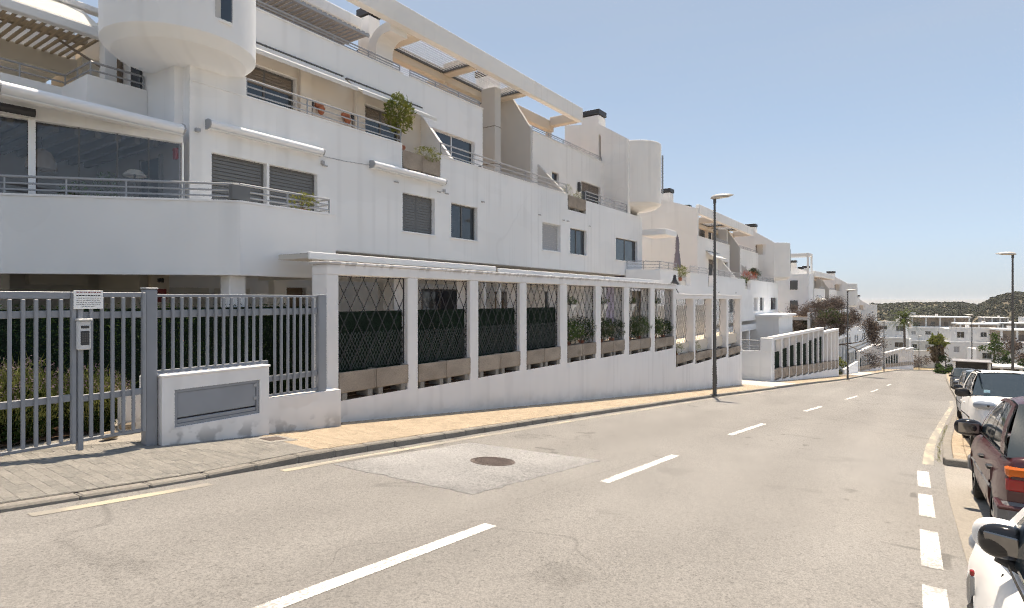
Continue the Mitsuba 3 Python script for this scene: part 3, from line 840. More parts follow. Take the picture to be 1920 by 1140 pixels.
    for y0, y1, xa, xb in ((15.72, 18.55, -16.15, -14.8), (19.06, 22.25, -16.15, -14.8), (15.3, 22.5, -18.3, -16.6)):
        sl = [box(x, x + 0.034, y0, y1, 11.10, 11.125) for x in np.arange(xa + 0.05, xb - 0.02, 0.145)]
        add("slat_panel", join(sl), "white_metal", pg, kind="stuff")
        add("slat_frame", join(box(xa - 0.04, xb + 0.04, y0 - 0.03, y0 - 0.002, 11.04, 11.2), box(xa - 0.04, xb + 0.04, y1 + 0.002, y1 + 0.03, 11.04, 11.2), box(xa - 0.045, xa - 0.01, y0, y1, 11.04, 11.2)), "alu_frame", pg)
    if first:
        arc = [(-15.0 - 0.95 * math.cos(a), 10.15 + 0.98 * math.sin(a)) for a in np.linspace(0, math.pi / 2, 12)]
        inner = [(-15.0 - 0.45 * math.cos(a), 10.35 + 0.45 * math.sin(a)) for a in np.linspace(math.pi / 2, 0, 9)]
        add("arched_fin", xz_wall(polygon([(-15.95, 8.9)] + arc + [(-14.735, 11.13), (-14.735, 10.8)] + inner + [(-15.45, 8.9)]), 14.2, 15.0), U, par, smooth=30)
        add("attic_wall", box(-18.3, -17.2, 7.2, 14.1, 8.9, 11.35), "plaster_warm", par)
        add("attic_roof", cbox(-19, -16.4, 7.0, 14.4, 11.352, 11.75, 0.03), U, par)
        sl = [box(-17.15, -14.95, y, y + 0.10, 10.40, 10.46) for y in np.arange(8.6, 13.4, 0.19)]
        add("shade_slats", join(sl + [box(x, x + 0.06, 8.6, 13.45, 10.34, 10.415) for x in (-17.1, -16.0, -15.0)]), "rail_metal", par, kind="stuff")
    # railings
    for i, (a, b) in enumerate(cop): railing(par, [(-13.05, a + (1.35 if first and i == 0 else 0.05)), (-13.05, min(b, 30.3))], 6.42, [0.09, 0.25, 0.42], 1.7)
    if first: railing(par, [(-14.6, 8.9), (-14.6, 14.5)], 9.41, [0.08, 0.17, 0.26], 1.4)
    railing(par, [(-14.6, 15.0), (-14.6, 19.0)], 9.41, [0.08, 0.17, 0.26], 1.4)
    railing(par, [(-14.6, 23.0), (-14.6, 30.35)], 9.41, [0.08, 0.17, 0.26], 1.4)
    if not first:
        if side:
            sk = add("side_block", box(-19, -14.6, yu - 3.2, yu - 0.31, 5.5, 11.2), B, par)
            for y in (yu - 3.1, yu - 0.6):
                for x in (-17.6, -14.85): add("frame_post", cbox(x, x + 0.22, y, y + 0.22, 11.202, 13.5, 0.01), U, sk)
            for x in (-17.6, -14.85): add("frame_beam", cbox(x - 0.02, x + 0.24, yu - 3.2, yu - 0.33, 13.502, 13.9, 0.015), U, sk)
            for y in (yu - 3.1, yu - 0.6): add("frame_beam", cbox(-17.34, -14.88, y, y + 0.22, 13.51, 13.88, 0.015), U, sk)
            for z in (6.6, 9.2): add("side_window", box(-16.8, -15.9, yu - 3.26, yu - 3.202, z, z + 1.2), "glass_dark", sk)
        add("flank", xz_wall(polygon([(-22, 5.9), (-14.5, 5.9), (-14.5, 11.4), (-18, 12.6), (-22, 13)]), yu - 0.3, yu - 0.002), U, par)
        chimney(par, -17.6, -16.8, yu + 0.4, yu + 1.2, 10.5, 12.9)
    for y in (10.05, 14.95): add("vent", cbox(-13.0, -12.94, y - 0.05, y + 0.05, 5.2, 5.3, 0.01), "shutter_light", par)
    add("wall_lamp", join(cbox(-14.49, -14.36, 27.25, 27.42, 7.25, 7.75, 0.02)), "dark_metal", par)
    add("wall_lamp", cbox(-14.49, -14.40, 18.75, 18.9, 6.8, 7.0, 0.02), "dark_metal", par)


ab = thing("apartment_building", "nearest white terraced apartment building, with awnings, long railings and a roof pergola", "building", "white apartment buildings along the street")
block(ab, True)
# ---- the left end of the first building: glazed flat, angled balcony, turret, upper terrace
tower(ab, 6.56)
add("wall", yz_wall(polygon(rect(6.58, 7.9, 6.425, 6.86)), -13.28, -13.001), "plaster", ab)
tk = add("turret_window", cbox(-11.83, -11.775, 6.55, 6.85, 7.33, 7.4, 0.008), "plaster_upper", ab)
# the turret's slit window: dark glass with a reveal, on the side that looks towards the street
for (t, m, w, d) in ((0.085, "plaster_grey", 0.20, 0.004), (0.114, "glass_dark", 0.125, 0.01)):
    a = np.linspace(t - w / 1.5, t + w / 1.5, 5)
    P = np.array([[(-13.3 + (1.5 + d) * math.cos(q), 6.56 + (1.5 + d) * math.sin(q), z) for z in (7.40, 10.0)] for q in a])
    add("slit", grid(P), m, tk)
add("side_wall", box(-17, -13.282, 6.4, 6.578, 2.95, 11.0), "plaster", ab)
bal = polygon([(-11.5, 9.26), (-11.5, 6.85), (-14.55, 3.74), (-15.0, 2.2), (-15.0, 0.0)])
P = [(-10.4, 8.4), (-10.4, 6.2), (-13.1, 3.42), (-13.4, 2.5), (-13.4, -1.0)]
inn = [(-13.6, -1.0), (-13.6, 2.55), (-13.29, 3.54), (-10.6, 6.29), (-10.6, 8.2), (-12.99, 8.2), (-12.99, 8.4)]
add("balcony_wall", xy_slab(polygon(P + inn), 2.06, 3.42), "plaster", ab, label="canted white balcony wall over the garage opening")
add("balcony_coping", xy_slab(polygon(P + inn).buffer(0.02, join_style=2), 3.422, 3.46), "plaster", ab)
add("balcony_floor", xy_slab(polygon([(-10.62, 8.18), (-10.62, 6.3), (-13.3, 3.56), (-13.62, 2.56), (-13.62, -1.0), (-21, -1.0), (-21, 6.38), (-13.0, 6.38), (-13.0, 8.18)]), 2.56, 2.93), "soffit", ab)
railing(ab, [(-12.95, 8.3), (-10.5, 8.3), (-10.5, 6.24), (-13.2, 3.48), (-13.5, 2.5), (-13.5, 0.0)], 3.46, [0.09, 0.2, 0.32], 1.0)
add("planter_box", cbox(-10.56, -10.43, 6.06, 6.42, 3.47, 3.76, 0.01), "shutter", ab)
# glazed room: roof, lintel, panes, posts
G0, G1 = np.array([-12.86, 6.36]), np.array([-14.02, 1.9])
gd = (G1 - G0) / np.linalg.norm(G1 - G0)
gn = np.array([-gd[1], gd[0]]); gn = gn if gn[0] > 0 else -gn


def gl(t, o=0.0): return G0 + gd * t + gn * o


def gbar(t0, t1, z0, z1, o0, o1):
    q = [gl(t0, o0), gl(t1, o0), gl(t1, o1), gl(t0, o1)]
    return xy_slab(polygon([tuple(p) for p in q]).buffer(0), z0, z1)


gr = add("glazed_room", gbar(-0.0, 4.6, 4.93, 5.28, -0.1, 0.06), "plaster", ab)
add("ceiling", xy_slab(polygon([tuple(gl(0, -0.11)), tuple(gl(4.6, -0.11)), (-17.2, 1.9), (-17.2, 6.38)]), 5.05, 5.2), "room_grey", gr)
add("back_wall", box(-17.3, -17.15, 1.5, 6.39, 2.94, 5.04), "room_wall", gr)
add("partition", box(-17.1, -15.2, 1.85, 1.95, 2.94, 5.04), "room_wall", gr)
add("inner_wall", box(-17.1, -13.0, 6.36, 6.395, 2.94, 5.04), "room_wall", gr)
for k in range(13):
    y = 2.1 + 0.33 * k
    add("joist", box(-17.1, -13.3 - max(0, (6.3 - y)) * 0.26 - 0.12, y, y + 0.1, 4.9, 5.048), "alu_frame", gr)
ts = [0.03, 0.62, 1.16, 1.78, 2.42]
for a, b in zip(ts[:-1], ts[1:]): add("pane", gbar(a + 0.012, b - 0.012, 2.96, 4.925, -0.006, 0.004), "glass_thin", gr)
add("pane", gbar(2.55, 3.9, 2.96, 4.925, -0.006, 0.004), "glass_thin", gr)
for t in ts[1:-1]: add("pane_joint", gbar(t - 0.011, t + 0.011, 2.95, 4.928, -0.02, 0.012), "alu_frame", gr)
add("post", gbar(2.43, 2.54, 2.94, 4.928, -0.05, 0.05), "white_paint", gr)
add("post", gbar(-0.02, 0.02, 2.94, 4.928, -0.05, 0.05), "white_paint", gr)
add("floor_track", gbar(0.03, 3.9, 2.935, 2.958, -0.04, 0.03), "alu_frame", gr)
dk = add("inner_door", cbox(-14.6, -13.75, 6.30, 6.37, 2.95, 4.75, 0.01), "glass_blue", gr)
add("door_frame", join(cbox(-14.66, -14.6, 6.28, 6.375, 2.95, 4.81, 0.005), cbox(-13.75, -13.69, 6.28, 6.375, 2.95, 4.81, 0.005)), "alu_frame", gr)
awning_box(ab, -12.98, 3.3, 6.3, 5.2, 0.24, 0.34)
add("awning_bracket", box(-13.6, -12.99, 3.3, 6.35, 5.285, 5.34), "plaster", ab)
add("shade_roller", tube([[-13.55, 1.4, 5.02], [-13.3, 3.95, 5.02]], 0.075, 12), "dark_metal", ab, smooth=40)
# alarm box on the corner
add("alarm_box", cbox(-13.16, -13.03, 6.30, 6.395, 4.62, 4.86, 0.01), "flower_red_paint", ab)
add("wall_bracket", cbox(-12.99, -12.9, 6.68, 6.78, 5.28, 5.36, 0.01), "rail_metal", ab)
# terrace over the glazed room
TP = [(-14.5, 6.39), (-14.5, 5.2), (-15.88, 5.2), (-15.88, -1.0), (-16.1, -1.0), (-16.1, 5.42), (-14.72, 5.42), (-14.72, 6.39)]
add("terrace_wall", xy_slab(polygon(TP), 5.2, 6.40), "plaster", ab)
add("terrace_floor", xy_slab(polygon([(-14.73, 6.38), (-14.73, 5.43), (-16.11, 5.43), (-16.11, -1.0), (-21, -1), (-21, 6.38)]), 5.35, 5.88), "soffit", ab)
railing(ab, [(-14.6, 6.36), (-14.6, 5.3), (-15.98, 5.3), (-15.98, -0.5)], 6.41, [0.14, 0.31], 0.8)
# slatted roof over that terrace
pl = add("terrace_pergola", cbox(-15.62, -15.42, -1.0, 6.05, 7.62, 7.82, 0.015), "plaster", ab)
add("back_beam", cbox(-17.95, -17.6, -1.0, 6.38, 7.28, 7.72, 0.015), "soffit", pl)
for y in np.arange(-0.6, 5.95, 0.17): add("slat", cbox(-17.6, -15.62, y, y + 0.055, 7.68, 7.74, 0.006), "slat_wood", pl)
add("middle_beam", box(-16.7, -16.56, -1, 5.95, 7.79, 7.93), "slat_wood", pl)
add("column", cbox(-15.66, -15.38, 5.86, 6.12, 6.41, 8.3, 0.012), "plaster", pl)
P = np.array([[(x, y, z) for y in (-1.0, 5.85)] for x, z in ((-15.44, 7.84), (-16.6, 8.62))])
v, f = grid(P)
add("canopy_cloth", join((v, f), (v - [0, 0, 0.02], f[:, ::-1])), "awning_cloth", pl)
add("canopy_top", box(-17.9, -16.6, -1.0, 5.9, 8.60, 8.612), "awning_cloth", pl)
add("canopy_cap", cbox(-16.75, -16.5, -1.0, 6.3, 8.62, 8.76, 0.02), "plaster", pl)
add("brace", tube([[-16.3, 5.3, 7.6], [-15.6, 5.9, 7.0]], 0.03, 8), "shutter_brown", pl)
add("terrace_back_wall", box(-17.2, -16.9, 5.95, 6.4, 5.9, 7.6), "soffit", ab)
add("terrace_wall_door", join(cbox(-16.1, -15.75, 6.33, 6.395, 5.9, 8.3, 0.01)), "shutter_brown", ab)
add("terrace_wall_door", join(cbox(-15.2, -14.75, 6.33, 6.395, 5.9, 7.95, 0.01)), "glass_dark", ab)
railing(ab, [(-16.2, 6.2), (-18.6, 3.0)], 8.8, [0.2, 0.4, 0.6], 1.0)
add("attic_wall", box(-21, -18.6, -1.0, 6.4, 7.9, 9.2), "plaster", ab)
# garage level under the balcony
add("garage_back_wall", box(-17.4, -17.2, -1.0, 6.6, -0.6, 2.61), "plaster_grey", ab)
add("garage_side_wall", box(-17.2, -14.95, 6.42, 6.6, -0.8, 2.6), "plaster_grey", ab)
add("garage_pillar", cbox(-11.0, -10.68, 6.15, 6.48, -0.6, 2.06, 0.012), "plaster", ab)
add("garage_pillar", cbox(-17.0, -16.7, 4.1, 4.5, -0.6, 2.6, 0.012), "plaster", ab)
add("garage_pillar", cbox(-17.15, -16.9, 4.9, 6.1, 1.95, 2.3, 0.012), "plaster_grey", ab)
add("garage_shutter", box(-17.19, -17.16, 2.0, 4.0, 0.0, 2.1), "shutter", ab)
for y in (6.9, 8.0): add("garage_door", join(*[cbox(-14.6, -14.56, y, y + 0.95, -0.5 + 0.12 * k, -0.5 + 0.12 * k + 0.112, 0.006) for k in range(20)]), "soffit", ab)
mk = add("meter_board", cbox(-14.6, -14.45, 6.45, 6.85, 1.2, 2.3, 0.01), "plaster_warm", ab)
add("sign_plate", cbox(-14.45, -14.435, 6.52, 6.78, 1.55, 1.85, 0.004), "flower_red_paint", mk)
add("bell", cbox(-14.45, -14.42, 6.58, 6.72, 2.0, 2.1, 0.01), "dark_metal", mk)
add("far_left_wall", box(-21.5, -21, -1.0, 6.5, -1, 9.0), "plaster", ab)
add("cable", tube([[-12.985, 10.0, 5.42], [-12.985, 10.9, 5.44], [-12.985, 11.7, 5.5]], 0.008, 5), "rail_metal", ab)
for y in (10.12, 12.75, 14.7, 15.1, 17.1, 21.05, 23.1, 23.5, 25.7): add("bracket", cbox(-13.0, -12.95, y - 0.09, y + 0.09, 5.16, 5.2, 0.01), "shutter_light", ab)
# ---- furniture seen in the glazed flat
lp = thing("pendant_lamp", "dome shaped wicker lampshade hanging in the glazed room", "lamp")
add("shade", lathe([(0.26, 4.24), (0.255, 4.34), (0.22, 4.48), (0.15, 4.60), (0.05, 4.66), (0.03, 4.64), (0.13, 4.58), (0.2, 4.47), (0.235, 4.34), (0.24, 4.24)], 28, (-14.6, 4.44, 0)), "shutter_brown", lp, smooth=50)
add("cord", tube([[-14.6, 4.44, 4.65], [-14.6, 4.44, 5.05]], 0.008, 6), "dark_metal", lp)
tl = thing("standing_lamp", "slim standing lamp with a pale disc shade behind the glass panes", "lamp")
add("shade", lathe([(0.24, 4.33), (0.12, 4.46), (0.11, 4.46), (0.23, 4.33)], 20, (-14.2, 6.0, 0)), "pot_white", tl, smooth=50)
add("stem", tube([[-14.2, 6.0, 2.95], [-14.2, 6.0, 4.4]], 0.02, 8), "alu_frame", tl)
# ---- canopies over the ground-floor terraces
for k, (a, b, z) in enumerate(((6.9, 12.85, 2.38), (12.95, 19.6, 2.34), (19.7, 25.7, 2.34))):
    key = thing("terrace_canopy", ["cream flat canopy roof over the terrace behind the first trellis panels", "cream flat canopy roof over the middle terrace", "cream flat canopy roof over the terrace with the hanging pots"][k], "canopy")
    add("slab", xy_slab(polygon([(-9.35, a), (-9.35, b), (-12.93, b), (-12.93, max(a, 8.5)), (-10.25, max(a, 8.5)), (-10.25, a)]), z, z + 0.09), "soffit", key)
    add("added_dark_top", xy_slab(polygon([(-9.36, a + 0.02), (-9.36, b - 0.02), (-12.9, b - 0.02), (-12.9, max(a, 8.5) + 0.02), (-10.27, max(a, 8.5) + 0.02), (-10.27, a + 0.02)]), z + 0.091, z + 0.10), "mortar", key)  # unseen dark top layer, added to cut light bouncing onto the balcony
    add("rim", cbox(-9.348, -9.3, a, b, z - 0.02, z + 0.12, 0.01), "white_paint", key)
    for y in (a + 0.25, b - 0.35): add("post", cbox(-9.55, -9.45, y, y + 0.1, -0.4, z, 0.005), "white_paint", key)
struct("terrace_floor", box(-14.9, -8.62, 6.6, 36.4, -0.9, -0.36), "plaster_warm")
struct("courtyard", box(-17.2, -8.05, -3.0, 6.55, -0.9, -0.28), "concrete_slab")

gp = thing("added_blocker_wall", "added grey white wall blocking the bright sunlit floor behind the low bays of the first street wall", "wall")
add("wall", box(-10.0, -9.85, 24.7, 36.4, -2.4, 1.3), "plaster_grey", gp)  # added wall that blocks the sunlit terrace floor from showing through
# ------------------------------------------------------------------ street walls with trellis panels and planters
ORD = "first second third fourth fifth sixth seventh eighth ninth tenth eleventh twelfth".split()


def lattice(x, y0, y1, z0, z1, dy, dz, w=0.012):
    """Diagonal bars both ways, clipped to the panel."""
    from shapely.geometry import LineString
    R, out = sbox(y0, z0, y1, z1), []
    H, k = z1 - z0, dz / dy
    for s in (1, -1):
        n0 = int(-H / dz) - 2
        for n in range(n0, int((y1 - y0) / dy) + int(H / dz) + 3):
            a = (y0 + n * dy, z0) if s > 0 else (y0 + n * dy, z1)
            b = (a[0] + (H + 0.4) / k, a[1] + s * (H + 0.4))
            g = LineString([a, b]).intersection(R)
            if g.length > 0.03:
                (p, q), (r, t) = list(g.coords)[0], list(g.coords)[-1]
                xx = x + (0.004 if s > 0 else -0.004)
                out.append(bar((xx, p, q), (xx, r, t), w, w, (1, 0, 0)))
    return out


def planter(y0, y1, zb, label, group, feet=True, x=-8.385, hh=0.50):
    t = thing("concrete_planter", label, "planter", group)
    z0, z1 = zb + 0.13, zb + hh
    o = sbox(x - 0.36, y0, x, y1)
    body = xy_slab(polygon(list(o.buffer(-0.012).buffer(0.012, quad_segs=2).exterior.coords), [list(o.buffer(-0.05).exterior.coords)]), z0 + 0.03, z1)
    add("trough", join(body, cbox(x - 0.35, x - 0.01, y0 + 0.01, y1 - 0.01, z0, z0 + 0.06, 0.01), cbox(x - 0.368, x + 0.008, y0 - 0.004, y0 + 0.03, z0 + 0.01, z1 + 0.004, 0.006), cbox(x - 0.368, x + 0.008, y1 - 0.03, y1 + 0.004, z0 + 0.01, z1 + 0.004, 0.006)), "planter_concrete", t)
    add("soil", box(x - 0.31, x - 0.05, y0 + 0.05, y1 - 0.05, z0 + 0.06, z1 - 0.05), "soil", t)
    if feet:
        for y in (y0 + 0.06, y1 - 0.18): add("foot", cbox(x - 0.34, x - 0.012, y, y + 0.12, zb + 0.002, z0 - 0.002, 0.008), "mortar", t)
    return t


def street_wall(label, cells, low, near, which):
    """White wall with columns, capping and panels; cells and low are lists of (y0, y1, top of base)."""
    w = thing("street_wall", label, "wall", "white trellis walls along the pavement")
    m, deep = "plaster_fence", 0.12 if near else 0.9
    e0, e1 = cells[0][0] - 0.26, cells[-1][1] + 0.30
    f1 = low[-1][1] + 0.38
    zb = lambda y: -0.098 * y - deep
    out = [(e0, zb(e0)), (f1, zb(f1)), (f1, low[-1][2])]
    for y0, y1, z in reversed(low): out += [(y1 + 0.2, z), (y0 - 0.2 if (y0, y1, z) != low[0] else e1, z)]
    for y0, y1, z in reversed(cells): out += [(y1 + 0.16 if (y0, y1, z) != cells[-1] else e1, z), (y0 - 0.14 if (y0, y1, z) != cells[0] else e0, z)]
    from shapely.validation import make_valid
    add("base", yz_wall(polygon(out).buffer(0), -8.8, -8.4), m, w)
    def col(a, b, z0, z1): add("column", cbox(-8.8, -8.4, a, b, z0 - 0.02, z1, 0.012), m, w)
    allc = cells
    for i in range(len(cells) + 1):
        a = cells[i - 1][1] if i else e0
        b = cells[i][0] if i < len(cells) else e1
        col(a, b, min(c[2] for c in cells[max(0, i - 1):i + 1]) if i < len(cells) else low[0][2], 2.04)
    for i in range(len(low)):
        a, b = low[i][1], (low[i + 1][0] if i + 1 < len(low) else f1)
        col(a, b, low[min(i + 1, len(low) - 1)][2], 1.64)
    add("beam", cbox(-8.8, -8.39, e0, e1, 2.042, 2.225, 0.012), m, w)
    add("capping", cbox(-8.84, -8.36, e0 - 0.04, e1 + 0.03, 2.227, 2.275, 0.01), m, w)
    add("beam", cbox(-8.8, -8.39, e1 + 0.002, f1, 1.642, 1.81, 0.012), m, w)
    add("capping", cbox(-8.84, -8.36, e1 + 0.035, f1 + 0.03, 1.812, 1.86, 0.01), m, w)
    for y0, y1, z in (low if near else []): add("dirt_and_painted_shade", box(-8.76, -8.405, y0 + 0.01, y1 - 0.005, z - 0.01, z + 0.0015), "soil", w)  # dark sheet painting in the shade under the low planters
    for i, (y0, y1, z) in enumerate(cells):
        zt = z + (0.52 if near else 0.87)
        if near: add("added_dark_board", box(-8.83, -8.77, y0, y1, z - 0.02, z + 0.34), "soil", w)  # dark board added behind the planters so the gap below looks shaded
        if near: add("dirt_and_painted_shade", box(-8.76, -8.405, y0 + 0.01, y1 - 0.005, z - 0.01, z + 0.0015), "soil", w)  # shade of the gap under the troughs, painted as a dark sheet
        if near:
            add("trellis", join(lattice(-8.5, y0 + 0.01, y1 - 0.01, zt, 2.03, 0.31, 0.54) + [bar((-8.5, y0 + 0.02, zt), (-8.5, y0 + 0.02, 2.03), 0.014, 0.014, (1, 0, 0)), bar((-8.5, y1 - 0.02, zt), (-8.5, y1 - 0.02, 2.03), 0.02, 0.014, (1, 0, 0)), bar((-8.5, y0, 2.02), (-8.5, y1, 2.02), 0.014, 0.014)]), "dark_metal", w, kind="stuff")
        if i < (4 if near else 8 if which == 2 else 5):
            top = 1.385 if near else (1.1, 1.2, 1.28, 1.38, 1.15, 1.3, 1.35, 1.4)[i]
            add("privacy_screen", cbox(-8.62, -8.56, y0 + 0.005, y1 - 0.005, zt - 0.05, top, 0.006), "screen_green", w)
            if near: add("lower_trellis", join(lattice(-8.53, y0 + 0.01, y1 - 0.01, zt, zt + 0.68, 0.078, 0.135, 0.007)), "trellis_grey", w, kind="stuff")
    for y0, y1, z in low:
        if near: add("trellis", join(lattice(-8.72, y0 + 0.01, y1 - 0.01, z + 0.6, 1.63, 0.31, 0.54)), "dark_metal", w, kind="stuff")
    n = 0
    grp = f"concrete planters in the {ORD[which - 1]} street wall"
    for sec, cc in (("tall", cells), ("low", low)):
        for i, (y0, y1, z) in enumerate(cc):
            ym = (y0 + y1) / 2
            for s, (a, b) in enumerate(((y0 + 0.01, ym - 0.012), (ym + 0.012, y1 - 0.005))):
                side = ("near", "far")[s]
                lab = (f"brown stained planter, {side} one of two under the {ORD[i]} trellis panel from the gate" if near and sec == "tall" else
                       f"brown planter, {side} one of two in the {ORD[i]} low bay past the trellis panels" if near else
                       f"small brown planter, {side} one in the {ORD[i]} {sec} bay of the {ORD[which - 1]} street wall")
                planter(a, b, z, lab, grp, feet=near or which == 2, hh=0.5 if near else 0.85)
    return w


mat("trellis_grey", base_color=rgb(0.075, 0.09, 0.085), roughness=0.6)
C1 = [(6.85, 8.57, -.20), (8.87, 10.58, -.23), (10.9, 12.65, -.23), (12.98, 14.75, -.25), (15.18, 17.05, -.26), (17.43, 19.3, -.30), (19.74, 21.8, -.37), (22.27, 24.45, -.45)]
L1 = [(24.79, 27.2, -1.30), (27.49, 30.2, -1.40), (30.7, 33.0, -1.50), (33.44, 36.1, -1.60)]
C2 = [(6.85 + 2.3 * k, 8.85 + 2.3 * k, -.9 - 0.14 * k) for k in range(8)]
L2 = [(25.2 + 2.1 * k, 26.95 + 2.1 * k, -1.95 - 0.15 * k) for k in range(4)]
street_wall("long white street wall with tall trellis panels beside the grey steel fence", C1, L1, True, 1)
A = (-8.4, 6.59, 0)
with at_frame(frame(-8.2 + 8.4, 45 - 6.59, -3.33, -3.4, A)):
    street_wall("second white street wall, with dark green screens, beyond the driveway", C2, L2, False, 2)
    # the white flank wall of that garden, along the driveway
    fl = thing("flank_wall", "plain white garden wall beside the driveway, with a grey railing on top", "wall")
    add("wall", cbox(-18, -8.45, 6.2, 6.55, -2.2, 1.25, 0.012), "plaster", fl)
    add("corner_column", cbox(-9.2, -8.42, 6.19, 6.58, 1.25, 2.2, 0.012), "plaster", fl)
    railing(fl, [(-9.3, 6.4), (-14.5, 6.4)], 1.25, [0.15, 0.35, 0.55, 0.75], 1.2, r=0.03)
with at_frame(frame(-6.6 + 8.4, 102 - 6.59, -8.4, -3.9, A)):
    street_wall("third white street wall with narrow bays, beyond the bare tree", C2, L2, False, 3)
with at_frame(frame(-4.7 + 8.4, 142 - 6.59, -11.5, -10.2, A)):
    street_wall("farthest white street wall with dark bays, at the bend of the road", C2, L2, False, 4)
# ------------------------------------------------------------------ steel fence, gate and niche
fe = thing("steel_fence", "grey steel picket fence between the gate and the white trellis wall", "fence")
S = "steel_paint"
add("post", cbox(-8.12, -7.98, 3.50, 3.64, -0.30, 1.73, 0.012), S, fe)
add("post_cap", cbox(-8.13, -7.97, 3.49, 3.65, 1.732, 1.755, 0.01), S, fe)
add("post", cbox(-8.15, -8.05, 6.16, 6.32, 0.08, 1.69, 0.012), S, fe)
add("rail", cbox(-8.125, -8.075, 3.642, 6.158, 1.635, 1.675, 0.006), S, fe)
add("rail", cbox(-8.115, -8.085, 3.642, 6.158, 1.365, 1.465, 0.006), S, fe)
add("rail", cbox(-8.125, -8.075, 3.642, 5.22, 0.645, 0.685, 0.006), S, fe)
add("rail", cbox(-8.125, -8.075, 5.222, 5.262, 0.12, 0.685, 0.006), S, fe)
add("rail", cbox(-8.115, -8.085, 5.264, 6.158, 0.35, 0.44, 0.006), S, fe)
add("rail", cbox(-8.125, -8.075, 5.264, 6.158, 0.12, 0.155, 0.006), S, fe)
for k in range(21):
    y = 3.75 + 0.115 * k
    if 5.2 < y < 5.26: continue
    add("picket", cbox(-8.083, -8.043, y - 0.017, y + 0.017, 0.687 if y < 5.2 else 0.157, 1.633, 0.005), S, fe)
gt = thing("steel_gate", "wide grey steel gate leaf at the left edge, in front of the lavender", "gate")
for z0, z1 in ((1.61, 1.69), (1.40, 1.48), (0.45, 0.53), (-0.035, 0.005)): add("rail", cbox(-7.885, -7.855, 0.7, 2.66, z0, z1, 0.006), S, gt)
for k in range(17): add("picket", cbox(-7.855, -7.82, 2.56 - 0.1128 * k - 0.017, 2.56 - 0.1128 * k + 0.017, 0.007, 1.608, 0.005), S, gt)
add("stile", cbox(-7.9, -7.84, 2.662, 2.712, -0.035, 1.69, 0.008), S, gt)
g2 = thing("steel_gate", "narrow grey steel gate leaf with the notice, between the two posts", "gate")
add("stile", cbox(-7.91, -7.83, 2.72, 2.775, -0.12, 1.69, 0.008), S, g2)
for z0, z1 in ((1.63, 1.69), (1.38, 1.46), (0.43, 0.51), (-0.03, 0.01)): add("rail", cbox(-7.885, -7.855, 2.777, 3.40, z0, z1, 0.006), S, g2)
for y in (2.85, 2.96, 3.07, 3.185, 3.295): add("picket", cbox(-7.855, -7.82, y - 0.017, y + 0.017, 0.012, 1.628, 0.005), S, g2)
add("stile", cbox(-7.9, -7.84, 3.402, 3.44, -0.03, 1.69, 0.008), S, g2)
sg = thing("notice", "white notice with small lines of print on the steel gate", "sign")
add("plate", cbox(-7.80, -7.794, 2.665, 2.955, 1.495, 1.705, 0.002), "white_paint", sg)
sr = np.random.default_rng(5)
for i, z in enumerate((1.685, 1.648, 1.618, 1.594, 1.57, 1.546, 1.52)):
    y, end, h, ws = 2.69 + (0.05 if i in (6,) else 0.0), 2.93 - (0.06 if i == 6 else 0), 0.011 if i in (0, 1) else 0.006, []
    while y < end:
        w = sr.uniform(0.008, 0.03)
        ws.append(box(-7.7936, -7.7930, y, min(y + w, end), z - h / 2, z + h / 2)); y += w + sr.uniform(0.004, 0.009)
    add("print_line", join(ws), "flower_red_paint" if i == 0 else "dark_metal", sg, kind="stuff")
ic = thing("intercom", "grey intercom box with a dark keypad on the gate post", "intercom")
add("housing", cbox(-7.83, -7.765, 2.695, 2.825, 1.03, 1.36, 0.012), "light_frame", ic)
add("visor", cbox(-7.83, -7.73, 2.69, 2.83, 1.362, 1.385, 0.006), "light_frame", ic)
add("display", cbox(-7.766, -7.76, 2.725, 2.805, 1.275, 1.305, 0.002), "dark_metal", ic)
kp = add("keypad", cbox(-7.766, -7.76, 2.722, 2.808, 1.085, 1.245, 0.003), "dark_metal", ic)
for r in range(4):
    for c in range(3): add("key", cbox(-7.761, -7.756, 2.735 + 0.022 * c, 2.751 + 0.022 * c, 1.12 + 0.028 * r, 1.14 + 0.028 * r, 0.002), "pole_metal", kp)
nb = thing("utility_niche", "low white rendered box with a grey steel door below the picket fence", "utility box")
add("front", yz_wall(polygon(rect(3.655, 5.16, -0.50, 0.60), [rect(3.81, 5.01, -0.06, 0.43)]), -8.0, -7.90), "plaster_fence", nb)
add("body", join(box(-8.34, -8.28, 3.655, 5.16, -0.5, 0.6), box(-8.28, -8.002, 3.655, 3.72, -0.5, 0.6), box(-8.28, -8.002, 5.10, 5.16, -0.5, 0.6)), "plaster_fence", nb)
add("top", cbox(-8.36, -7.88, 3.645, 5.18, 0.602, 0.64, 0.012), "plaster_fence", nb)
add("door_frame", yz_wall(polygon(rect(3.812, 5.008, -0.058, 0.428), [rect(3.85, 4.97, -0.02, 0.39)]), -7.955, -7.92), S, nb)
dk = add("door", cbox(-7.96, -7.935, 3.853, 4.967, 0.055, 0.388, 0.006), S, nb)
add("lower_flap", cbox(-7.955, -7.93, 3.853, 4.967, -0.018, 0.035, 0.006), S, nb)
for z in (0.14, 0.33): add("hinge", cbox(-7.936, -7.92, 4.93, 4.985, z, z + 0.05, 0.004), "rail_metal", dk)
lw = thing("garden_wall", "low stained white wall under the end of the picket fence", "wall")
add("wall", yz_wall(polygon([(5.165, -0.7), (6.585, -0.8), (6.585, 0.08), (5.165, 0.11)]), -8.42, -8.02), "plaster_fence", lw)
